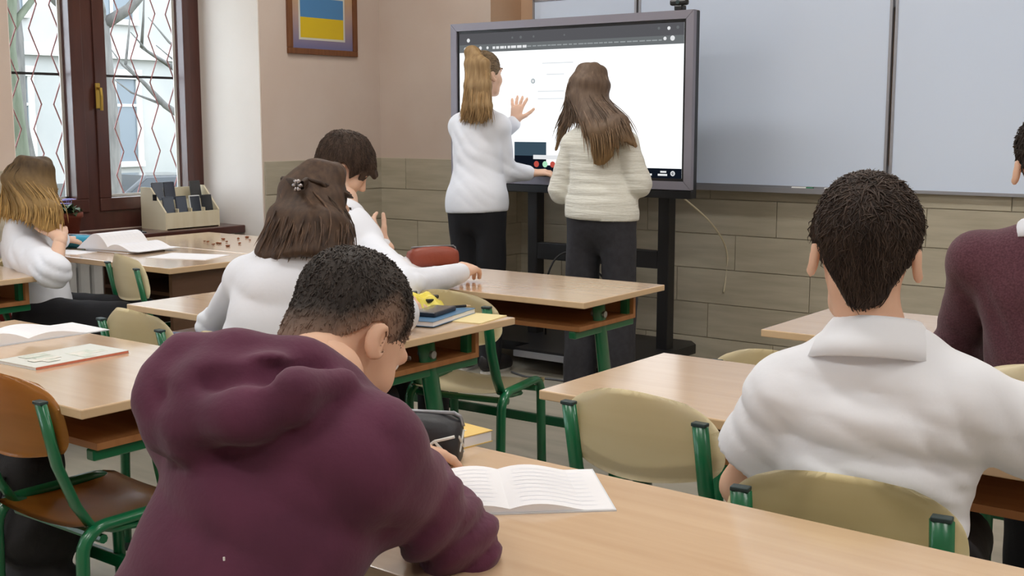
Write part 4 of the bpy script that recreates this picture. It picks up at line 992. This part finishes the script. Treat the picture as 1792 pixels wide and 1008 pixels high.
    def shoes(s,m,h=.008,fwd=None):
        j=s.J
        for a,t in (('AL','TL'),('AR','TR')):
            d=unit((j[t]-j[a])*A(1,1,0)); c=j[a]*A(1,1,0); f=Field(c+A(-.2,-.2,-.02),c+A(.2,.2,.14),h)
            f.ell(c+d*.05+A(0,0,.045),(.046,.12,.05),np.stack([np.cross(d,A(0,0,1)),d,A(0,0,1)],1),0); f.ell(c-d*.02+A(0,0,.07),(.04,.05,.05),None,.02); f.ell(c+d*.12+A(0,0,.035),(.044,.05,.035),np.stack([np.cross(d,A(0,0,1)),d,A(0,0,1)],1),.02)
            f.cut(A(0,0,.012),A(0,0,-1)); o=s.add('shoe',f.mesh(),m)
            n=18; e=np.cross(d,A(0,0,1)); pl=[]
            for k in range(n):
                q=2*PI*k/n; P=c+d*(.05+.118*math.sin(q))+e*(.044*math.cos(q))-s.base; pl.append((P[0],P[1]))
            MB().prism(pl,.0,.014).build('sole',M_sole,o)
def legs_seated(P,yaw,spread=.10,th=.42,back=0.0,seat=.52):
    Rm=rot(yaw); o=np.array(P)*A(1,1,0); L={}
    for s,n in ((-1,'L'),(1,'R')):
        L['H'+n]=o+Rm@A(s*.085,.02,seat); L['K'+n]=o+Rm@A(s*spread,th,.525); L['A'+n]=o+Rm@A(s*spread,th+.02-back,.075); L['T'+n]=o+Rm@A(s*spread,th+.2-back,.03)
    return L
BROWD=mat('brow_dark',(50,38,30),.8); BROWF=mat('brow_fair',(140,108,74),.8)
# ---- boy in the maroon hoodie
P=A(-1.185,.80,.55); L=legs_seated(P,0)
p=Person((P[0],P[1],0),'person in a maroon hoodie bent over the nearest desk, seen from behind',P=P,N=pix(556,690,1.07),H=pix(606,594,1.21),SL=A(-1.30,1.02,.94),SR=pix(640,795,1.05),EL=A(-1.42,1.24,.80),WL=A(-1.40,1.46,.79),ER=pix(796,948,1.24),WR=A(-1.25,1.40,.79),**L)
p.browm=BROWD; HR=rot(-6,44,-4)
p.body(SKIN,HR,[dict(wr=p.J['WR'],d=A(-.35,.5,-.06),back=A(.2,.1,1),side=1,curl=.55),dict(wr=p.J['WL'],d=A(.2,.6,-.08),back=A(0,0,1),side=-1,curl=.25)],.95)
j=p.J
def hood(f):
    k=.022
    rim=[pix(590,668,1.10),pix(520,640,1.03),pix(410,625,.98),pix(325,630,.95),pix(290,652,.93)]
    f.chain(rim,[.020,.026,.030,.028,.022],k)
    f.chain([pix(560,690,1.03),pix(470,682,.97),pix(370,685,.94),pix(310,695,.93)],[.030,.040,.042,.036],k)
    f.chain([pix(282,665,.925),pix(280,710,.915),pix(295,745,.91),pix(335,757,.905)],[.020,.026,.028,.028],k)
    f.chain([pix(335,752,.905),pix(420,725,.92),pix(520,690,.96),pix(600,672,1.03)],[.030,.028,.024,.018],k)
    f.chain([pix(610,690,1.08),pix(640,712,1.11),pix(650,735,1.16)],[.02,.02,.018],k)
    tc=lambda q,d: q+d*unit(_C-q)
    a0,b0=pix(285,700,.93),pix(565,672,1.06); ax_=unit(b0-a0); nn=unit(np.cross(ax_,A(0,0,1))); R3=np.stack([ax_,nn,np.cross(ax_,nn)],1)
    f.ell((a0*.46+b0*.54),(.135,.052,.062),R3,.03)
    f.chain([tc(pix(305,690,.93),.040),tc(pix(380,668,.95),.055),tc(pix(470,655,.99),.055),tc(pix(560,650,1.05),.04)],[.004,.008,.008,.004],.03,'s')
fl_=[fold(j['ER'],.13,A(.5,.3,-.8),.040,.010,2),fold((j['SR']+j['ER'])/2,.11,A(.6,.5,-.6),.05,.006,4),fold(j['SR'],.12,A(.7,.2,.6),.08,.004,1),fold(pix(560,860,.95),.16,A(.5,.2,.9),.11,.006,3),fold(pix(420,660,.93),.14,A(.45,.0,.9),.075,.002,6),fold(pix(300,900,.85),.15,A(.2,.1,1),.09,.005,8)]
p.shirt(M_hood,.0075,.012,1.05,(A(0,0,.50),A(0,0,-1)),folds=fl_,amp=.003,name='hoodie',extra=hood,ar=1.04,cuff=.040,wsc=11,ak=.055)
p.trousers(M_trj); p.shoes(M_shoe)
MB().box(tuple(pix(392,978,.83)-p.base),(.0018,.0018,.004)).build('lint_speck',M_white,p.root)
def fade_mat():
    m=hair_mat('faded_black_hair',(50,45,42),(70,63,59)); nt=m.node_tree; b=nt.nodes['Principled BSDF']; src=b.inputs['Base Color'].links[0].from_socket; a_=nt.nodes.new('ShaderNodeAttribute'); a_.attribute_name='fade'; mx=nt.nodes.new('ShaderNodeMix'); mx.data_type='RGBA'; mm_=nt.nodes.new('ShaderNodeMath'); mm_.operation='MULTIPLY'; mm_.inputs[1].default_value=.50; nt.links.new(a_.outputs['Fac'],mm_.inputs[0]); nt.links.new(mm_.outputs[0],mx.inputs['Factor']); nt.links.new(src,mx.inputs['A']); mx.inputs['B'].default_value=(*lin((206,170,148)),1); nt.links.new(mx.outputs['Result'],b.inputs['Base Color']); return m
g=lambda q: hairline_short(q,-.075,.25,.064,.014)
p.add('hair',short_hair(j['H'],HR,.95,.012,.003,g,6500,.013,3,lift=.003,lr=.0015,fade=.06),fade_mat())
# ---- boy in the white short-sleeved shirt
P=A(-.70,1.93,.54); L=legs_seated(P,12)
p=Person((P[0],P[1],0),'person in a white short-sleeved collared shirt sitting with back to the camera',P=P,N=pix(1532,612,1.97),H=pix(1514,452,2.0),SL=pix(1385,690,1.93),SR=pix(1685,712,1.97),EL=pix(1296,850,1.97),WL=A(-.90,2.11,.61),ER=A(-.40,2.13,.79),WR=A(-.53,2.36,.785),**L)
p.browm=BROWD; j=p.J; HR=rot(22,6,2)
p.body(SKIN,HR,[dict(wr=j['WR'],d=A(-.6,.5,-.08),back=A(0,0,1),side=1,curl=.3),dict(wr=j['WL'],d=A(.3,.6,-.15),back=A(-.3,0,1),side=-1,curl=.35)],1.0,.0085)
fl_=[fold(pix(1470,800,1.85),.13,A(.1,0,1),.085,.012,5),fold(pix(1580,850,1.85),.12,A(.35,0,1),.07,.009,2),fold(pix(1690,800,1.9),.10,A(.8,.2,.5),.06,.006,4),fold(pix(1340,740,1.9),.07,A(.6,0,.8),.05,.006,1),fold(pix(1690,930,1.9),.09,A(.5,0,.8),.045,.006,7)]
yz=pix(1500,738,1.85)[2]
yoke=lambda P: -.0022/(1+np.exp(-(P[:,2]-yz+.06*(P[:,0]+.72))/.0015))
p.shirt(M_cloth_w2,.0075,.014,1.08,(A(0,0,.46),A(0,0,-1)),('short','short'),folds=fl_+[yoke],amp=.004,seed=4,ar=1.0,hipw=1.05)
p.collar(M_cloth_w2,.070,.042,10,flare=.026,dz=.014)
p.trousers(M_trb,top=.10); p.shoes(M_shoe)
g=lambda q: hairline_short(q,-.118,1.6,.060,.026)
p.add('hair',short_hair(j['H'],HR,1.0,.022,.016,g,5500,.050,8,whorl=(-.005,-.075,.105),lift=.006,lr=.0017),hair_mat('dark_brown_hair',(48,38,34),(74,62,55)))
# ---- person in the maroon sweater at the right edge
P=A(-.66,3.03,.55); L=legs_seated(P,8)
p=Person((P[0],P[1],0),'person in a dark maroon sweater over a white collar at the right picture edge',P=P,N=pix(1838,396,2.98),H=pix(1848,298,3.03),SL=pix(1712,458,2.98),SR=pix(1960,470,3.02),EL=pix(1672,610,3.10),WL=A(-.80,3.40,.79),ER=A(-.40,3.22,.80),WR=A(-.55,3.42,.79),**L)
p.browm=BROWD; j=p.J; HR=rot(14,5,0)
p.body(SKIN,HR,[dict(wr=j['WR'],d=A(-.5,.5,-.05),back=A(0,0,1),side=1),dict(wr=j['WL'],d=A(.5,.5,-.05),back=A(0,0,1),side=-1)],1.0)
p.shirt(M_sweat,.009,.016,1.08,(A(0,0,.46),A(0,0,-1)),folds=[fold(j['EL'],.10,A(.3,.3,.9),.05,.006,2),fold(pix(1720,560,2.9),.12,A(.9,0,.4),.06,.005,4)],amp=.003,name='sweater',seed=9)
p.collar(M_cloth_w,.060,.026,14,flare=.004); p.trousers(M_trb); p.shoes(M_shoe)
g=lambda q: hairline_short(q,-.07,.6,.062,.02)
p.add('hair',short_hair(j['H'],HR,1.0,.022,.012,g,2000,.035,4,lr=.0022),hair_mat('black_short_hair',(38,32,30),(58,50,46)))
# ---- girl with clipped brown hair
P=A(-2.53,2.12,.55); L=legs_seated(P,0)
p=Person((P[0],P[1],0),'person with long brown hair held by a clip, white blouse, at the middle desk',P=P,N=pix(530,428,2.27),H=pix(552,366,2.37),SL=pix(434,492,2.24),SR=pix(590,486,2.28),EL=pix(378,572,2.36),WL=A(-2.69,2.62,.79),ER=A(-2.32,2.52,.80),WR=pixz(688,513,.80),**L)
p.browm=BROWD; j=p.J; HR=rot(-4,22,0)
p.body(SKIN2,HR,[dict(wr=j['WR'],d=pixz(735,540,.775)-j['WR'],back=A(.2,0,1),side=1,curl=.40),dict(wr=j['WL'],d=A(.55,.55,-.02),back=A(-.1,0,1),side=-1,curl=.4)],.97)
p.shirt(M_cloth_w,.0085,.014,1.02,(A(0,0,.50),A(0,0,-1)),folds=[fold(j['EL'],.09,A(.2,.4,.9),.035,.006,2),fold(pix(480,540,2.2),.14,A(.2,0,1),.10,.005,3),fold(j['SR'],.08,A(.8,.2,.4),.05,.005,5)],amp=.003,seed=11,name='blouse',cuff=.036)
wr=j['WR']; d=unit(j['WR']-j['ER']); 
ring=[]; e1=unit(np.cross(d,A(0,0,1))); e2=np.cross(d,e1)
bm_=MB(); bm_.tube([tuple(wr+d*.008-p.base+.030*(e1*math.cos(2*PI*k/16)+e2*math.sin(2*PI*k/16))) for k in range(17)],.0035,6); bm_.build('hair_tie',mat('brown_hair_tie',(112,70,52),.6),p.root,True)
p.trousers(M_trb); p.shoes(M_shoe)
def cap(f,H=j['H'],Rm=HR): f.ell(H+Rm@A(0,-.014,.036),(.080,.097,.090),Rm,.02)
crn=lambda x,y,z: j['H']+HR@A(x,y,z)
gd=[]
ends=[(pix(452,440,2.18),pix(486,376,2.24)),(pix(470,450,2.17),pix(500,382,2.24)),(pix(500,444,2.17),pix(520,384,2.245)),(pix(535,440,2.19),pix(546,386,2.25)),(pix(565,440,2.22),pix(570,386,2.27)),(pix(590,450,2.26),pix(592,392,2.32)),(pix(606,470,2.34),pix(604,410,2.38))]
for i,(e,m_) in enumerate(ends):
    a=(-1+2*i/6); 
    gd.append([crn(.01*a,.03,.118),crn(a*.055,-.045+.04*abs(a),.10),crn(a*.084,-.092+.080*abs(a)**2,.03),m_,e])
p.add('hair',strand_hair(gd,[.012,.018,.021,.024,.014],1000,5,.0065,cap,.0036,.012),hair_mat('brown_hair',(62,46,37),(98,76,60)))
# swept-back strands to the clip
clipP=pix(527,324,2.235)
tw=[]
for s_ in (-1,1):
    for i in range(9):
        y=.075-.012*i; tw.append([crn(s_*(.052+.004*i),y,.062+.006*i-.0012*i*i),crn(s_*.082,y-.05,.055),crn(s_*.050,-.098,.055),clipP+A(s_*.004,0,.004*(i-4)*.5)])
tw=np.array(tw); K=10; tt=np.linspace(0,3,K); ii=np.minimum(tt.astype(int),2); fr=(tt-ii)[None,:,None]
pa=tw[:,ii]*(1-fr)+tw[:,ii+1]*fr; pa=(pa+np.roll(pa,1,1)*0+pa)/2
p.add('swept_back_strands',tubes(pa,np.tile(.0085*np.interp(np.linspace(0,1,K),[0,.2,.8,1],[.4,1,1,.6]),(len(pa),1)),6),MATS['brown_hair'])
ck=MB(); 
for k in range(6): a=2*PI*k/6; ck.tube([tuple(clipP-p.base+A(0,-.012,0)+.4*A(.016*math.cos(a),-.004,.016*math.sin(a))),tuple(clipP-p.base+A(.016*math.cos(a),-.014,.016*math.sin(a)))],[.004,.0055],6)
ck.build('hair_clip',mat('silver_clip',(176,170,172),.25,metal=.8),p.root,True)
# ---- short-haired boy leaning over the front desk
P=A(-3.15,3.05,.55); L=legs_seated(P,-4)
wrp=pixz(806,478,.79)
p=Person((P[0],P[1],0),'person with short brown hair leaning over the front desk, head bowed, white shirt',P=P,N=pix(604,372,3.24),H=pix(601,296,3.36),SL=pix(545,425,3.22),SR=pix(640,425,3.24),EL=A(-3.52,3.40,.80),WL=A(-3.40,3.62,.84),ER=pixz(716,500,.80),WR=wrp,**L)
p.browm=BROWD; j=p.J; HR=rot(-38,32,4)
hd=unit(pixz(838,466,.79)-wrp)
p.body(SKIN2,HR,[dict(wr=j['WR'],d=hd+A(0,0,.12),back=A(.35,-.3,1),side=1,curl=.48,sc=1.12),dict(wr=j['WL'],d=pix(658,408,3.62)-j['WL'],back=A(-.5,-.6,.2),side=-1,curl=.4)],.98)
p.shirt(M_cloth_w,.0085,.010,1.04,(A(0,0,.50),A(0,0,-1)),folds=[fold(j['ER'],.11,A(.8,.2,.3),.05,.006,2),fold((j['ER']+j['WR'])/2,.08,A(.8,.5,.1),.05,.004,5)],amp=.003,seed=21,cuff=.033)
p.collar(M_cloth_w,.062,.034,14,flare=.008); p.trousers(M_trb); p.shoes(M_shoe)
g=lambda q: hairline_short(q,-.075,.3,.050,.012)
p.add('hair',short_hair(j['H'],HR,.98,.028,.020,g,4200,.055,14,whorl=(0,-.06,.11),lift=.005,lr=.0018,fringe=[((-.05,.06,.075),(-.04,.112,.04),.022,.012),((0,.06,.085),(.0,.122,.045),.024,.013),((.05,.06,.075),(.045,.112,.04),.022,.012)]),hair_mat('brown_short_hair',(54,42,36),(86,70,60)))
# ---- girl with fair hair by the window
P=A(-4.66,2.84,.55); L=legs_seated(P,-62,.09,.40)
p=Person((P[0],P[1],0),'person with long fair hair resting the head on a hand by the window',P=P,N=pix(42,402,2.82),H=pix(56,334,2.84),SL=pix(28,440,2.97),SR=pix(52,448,2.72),EL=A(-5.02,3.02,.80),WL=A(-5.13,3.24,.79),ER=pix(95,476,2.66),WR=pix(105,420,2.75),**L)
p.browm=BROWF; j=p.J; HR=rot(-44,16,-6)
p.body(SKIN2,HR,[dict(wr=j['WR'],d=pix(100,372,2.84)-j['WR'],back=A(.9,-.3,.1),side=1,curl=.30),dict(wr=j['WL'],d=A(-.3,.6,-.05),back=A(0,0,1),side=-1)],.97)
p.shirt(M_cloth_w,.009,.018,1.0,(A(0,0,.47),A(0,0,-1)),('full','elbow'),folds=[fold(j['ER'],.10,A(.4,.2,.9),.05,.007,2),fold(j['SR'],.12,A(.6,.2,.7),.06,.006,5)],amp=.005,seed=31,name='blouse',ar=1.0)
p.trousers(M_trb,g=.018,rk=1.1); p.shoes(M_shoe)
crn=lambda x,y,z: j['H']+HR@A(x,y,z)
def cap(f,H=j['H'],Rm=HR): f.ell(H+Rm@A(0,-.012,.036),(.079,.096,.089),Rm,.02)
ends=[(pix(92,395,2.90),pix(95,362,2.90)),(pix(96,405,2.76),pix(94,366,2.78)),(pix(82,400,2.72),pix(81,364,2.745)),(pix(62,392,2.70),pix(62,362,2.73)),(pix(40,385,2.70),pix(40,358,2.73)),(pix(18,380,2.74),pix(20,354,2.76)),(pix(6,376,2.80),pix(10,352,2.80)),(pix(2,372,2.88),pix(9,350,2.88))]
az=[-95,-62,-25,8,45,85,125,160]   # measured from the right ear towards the back
gd=[]
for (e,m_),a in zip(ends,[70,40,10,-20,-60,-100,-140,-178]):
    q=math.radians(a); x,y=math.cos(q),math.sin(q)
    gd.append([crn(0,.02,.122),crn(x*.05,y*.06-.01,.105),crn(x*.084,y*.097-.012,.025),m_,e])
p.add('hair',strand_hair(gd,[.012,.018,.020,.022,.012],1000,9,.0065,cap,.0034,.014),hair_mat('fair_ombre_hair',(76,60,44),(110,90,64),(186,150,92),.93,1.16))
# ---- girl with the pony-tail at the display
P=A(-4.045,5.02,.93); yw=4; Rm=rot(yw)
def stand_legs(P,yaw,sp=.085,kf=.02):
    Rm=rot(yaw); o=np.array(P)*A(1,1,0); L={}
    for s,n in ((-1,'L'),(1,'R')):
        L['H'+n]=o+Rm@A(s*.085,0,.90); L['K'+n]=o+Rm@A(s*sp,kf,.50); L['A'+n]=o+Rm@A(s*sp,-.01,.075); L['T'+n]=o+Rm@A(s*(sp+.02),.15,.03)
    return L
L=stand_legs(P,yw)
p=Person((P[0],P[1],0),'person with a blonde pony-tail and white shirt touching the display',P=P,N=pix(838,196,5.09),H=pix(849,132,5.13),SL=pix(806,222,5.08),SR=pix(872,222,5.10),EL=A(-4.26,5.26,1.17),WL=pix(901,214,5.34),ER=pix(884,300,5.14),WR=pix(926,303,5.30),**L)
p.browm=BROWF; j=p.J; HR=rot(-10,-2,0)
p.body(SKIN2,HR,[dict(wr=j['WL'],d=pix(908,172,5.385)-j['WL'],back=A(.15,-1,.25),side=-1,curl=.12,spread=.28,thumb=(.45,.88,-.1)),dict(wr=j['WR'],d=A(.35,.25,.02),back=A(0,-.3,1),side=1,curl=.3)],.97)
hemz=.862
p.shirt(M_cloth_w,.009,.014,1.0,(A(j['P'][0],j['P'][1],hemz),A(.05,0,-1)),folds=[fold(pix(835,300,5.0),.14,A(.5,0,.9),.06,.003,2),fold(pix(850,345,5.0),.12,A(.7,0,.8),.05,.0025,5),fold(j['ER'],.09,A(.5,.2,.8),.05,.006,7),fold(pix(815,250,5.0),.1,A(.7,0,.7),.06,.004,9)],amp=.003,seed=41,cuff=.034,hipw=1.12,ak=.008)
p.collar(M_cloth_w,.056,.030,10,flare=.006); p.trousers(M_trb,g=.010,flare=1.15,top=.05,rk=1.15); p.shoes(M_shoe)
crn=lambda x,y,z: j['H']+HR@A(x,y,z)
g=lambda q: hairline_short(q,-.075,.35,.058,-.004)
c1=short_hair(j['H'],HR,.97,.010,.008,g,2200,.05,6,whorl=(0,.11,.06),lift=.002,lr=.0026)
tie=crn(0,-.070,.118); gd=[]
for i in range(6):
    a=-1+2*i/5
    gd.append([tie+A(0,.01,0),tie+HR@A(a*.016,-.022,.004),pix(835+a*16,112,5.005),pix(836+a*18,150,4.99),pix(835+a*22,186,4.975),pix(830+a*24+(5 if i%2 else 0),216-8*(i%2),4.97)])
c2=strand_hair(gd,[.010,.014,.016,.016,.012,.004],800,7,.0065,None,.0028,.014)
MH=hair_mat('blonde_hair',(140,110,74),(184,154,112))
p.add('hair',c1,hair_mat('dark_blonde_hair',(112,94,74),(146,126,100))); p.add('pony_tail',c2,MH)
MB().tube([tuple(tie-p.base+HR@A(.02*math.cos(2*PI*k/14),-.012,.02*math.sin(2*PI*k/14))) for k in range(15)],.006,6).build('hair_tie',mat('dark_hair_tie',(70,56,44),.7),p.root,True)
# ---- girl with long loose hair at the display
P=A(-3.165,4.88,.92); yw=6; L=stand_legs(P,yw,.105,.0)
p=Person((P[0],P[1],0),'person with long loose brown hair and cream knitted sweater before the display',P=P,N=pix(1046,222,4.91),H=pix(1033,164,4.96),SL=pix(1006,254,4.88),SR=pix(1092,254,4.92),EL=pix(984,332,4.86),WL=pix(1004,322,5.08),ER=pix(1116,322,4.94),WR=pix(1100,318,5.14),**L)
p.browm=BROWD; j=p.J; HR=rot(10,6,6)
p.body(SKIN2,HR,[dict(wr=j['WL'],d=A(.25,.5,.1),back=A(-.4,0,1),side=-1,curl=.4),dict(wr=j['WR'],d=A(-.3,.5,.1),back=A(.4,0,1),side=1,curl=.4)],.97)
p.shirt(M_knit,.009,.016,.96,(A(j['P'][0],j['P'][1],.878),A(-.03,0,-1)),folds=[fold(pix(1050,320,4.8),.2,A(.02,0,1),.055,.004,2),fold(j['EL'],.08,A(.3,.2,.9),.05,.006,5),fold(j['ER'],.08,A(.3,.2,.9),.05,.005,7)],amp=.003,seed=51,name='sweater',ar=1.10,hipw=1.13,ak=.008)
p.trousers(M_trg,g=.012,flare=1.5,top=.05,rk=1.25,folds=[fold(pix(1050,450,4.8),.12,A(.5,0,1),.06,.003,3)],amp=.0025); p.shoes(M_shoe)
crn=lambda x,y,z: j['H']+HR@A(x,y,z)
def cap(f,H=j['H'],Rm=HR): f.ell(H+Rm@A(0,-.014,.038),(.078,.096,.089),Rm,.02)
ends=[(pix(973,262,5.0),pix(990,205,5.03)),(pix(982,225,4.90),pix(996,195,4.92)),(pix(1010,215,4.84),pix(1012,190,4.85)),(pix(1042,285,4.775),pix(1036,230,4.79)),(pix(1056,285,4.775),pix(1052,230,4.79)),(pix(1070,272,4.78),pix(1066,225,4.80)),(pix(1094,245,4.80),pix(1080,210,4.83)),(pix(1113,256,4.84),pix(1092,212,4.87))]
gd=[]
for (e,m_),a in zip(ends,[172,200,235,262,280,300,330,360]):
    q=math.radians(a); x,y=math.cos(q),math.sin(q)
    gd.append([crn(-.005,.02,.122),crn(x*.05,y*.06-.01,.106),crn(x*.081,y*.095-.012,.045),crn(x*.084,y*.098-.010,-.03),m_,e])
p.add('hair',strand_hair(gd,[.012,.018,.019,.021,.021,.010],1100,13,.0065,cap,.0034,.014),hair_mat('long_brown_hair',(100,82,70),(134,114,98),(150,118,76),1.14,1.36))
# ============================================================ BAGS AND CLOTHES LEFT ABOUT
def lump(name,label,cat,loc,parts,m,amp=.008,seed=3,h=.010,cutz=None):
    r=empty(name,loc,0,label,cat); P=np.array([q for a in parts for q in a[:2]]); f=Field(P.min(0)-.2,P.max(0)+.2,h)
    for a,b,ra,rb in parts: f.cone(a,b,ra,rb,.03)
    f.disp(lambda X: -amp*wob(X,16,seed)-amp*.5*wob(X,36,seed+1),.06)
    if cutz is not None: f.cut(A(0,0,cutz),A(0,0,-1))
    V,Q=f.mesh(); link('body',to_mesh('body',V,Q,(0,0,0)),m,r); return r
M_bagb=mat('black_nylon',(18,18,22),.7,(26,26,32),20,bump=.2,bscale=50)
# dark school bag beside the honey brown chair
b=lump('school_bag','black school bag standing under the left desk beside the honey brown chair','bag',(-2.87,1.66,0),[((-.10,0,.12),(.10,0,.12),.10,.10),((-.09,0,.30),(.09,0,.30),.10,.10),((-.06,0,.46),(.06,0,.46),.08,.08)],M_bagb,cutz=.004)
for s_ in (-1,1): MB().tube([(s_*.07,-.09,.46),(s_*.08,-.13,.34),(s_*.08,-.10,.14)],.014,6,.5).build('strap',M_bagb,b,True)
MB().tube([(-.03,-.01,.54),(-.02,-.01,.57),(.02,-.01,.57),(.03,-.01,.54)],.007,6).build('handle',M_bagb,b,True)
# blue grey jacket with purple lining
M_pl=mat('blue_grey_plaid',(84,90,112),.9,(140,146,164),34,contrast=(.42,.58)); M_pu=mat('purple_fabric',(96,70,168),.8)
b=lump('backpack','blue grey checked backpack with purple lining on the chair by the clipped hair girl','bag',(-3.06,2.28,.447),[((-.12,0,.07),(.12,0,.07),.065,.065),((-.12,0,.17),(.13,0,.17),.06,.06),((-.10,0,.22),(.12,0,.21),.045,.045)],M_pl,.010,cutz=.003)
MB().tube([(.15,-.05,.10),(.19,-.03,.20),(.17,.03,.25),(.13,.05,.22)],.024,8,.6).build('purple_lining',M_pu,b,True)
# dark red bag hooked under the middle desk
b=lump('shoe_bag','dark red drawstring bag standing under the middle desk','bag',(-2.62,2.60,0),[((-.06,0,.07),(.06,0,.07),.07,.07),((-.04,0,.22),(.04,0,.22),.065,.065),((0,0,.34),(0,0,.37),.03,.025)],mat('dark_red_cloth',(92,20,34),.8,(78,16,28),12),cutz=.004)
MB().tube([(0,0,.36),(.02,0,.44),(-.02,0,.44),(0,0,.36)],.005,6).build('drawstring',M_bagb,b,True)
# red bag on the chair back of the fair haired girl
b=lump('backpack','red backpack standing on the floor behind the girl with fair hair','bag',(-5.02,2.98,0),[((-.10,0,.10),(.10,0,.10),.09,.09),((-.10,0,.50),(.10,0,.50),.09,.09),((-.06,0,.72),(.06,0,.72),.07,.07)],mat('red_nylon',(150,30,36),.7,(130,24,30),14),cutz=.004)
MB().tube([(-.03,0,.80),(-.02,0,.83),(.02,0,.83),(.03,0,.80)],.008,6).build('handle',M_bagb,b,True)
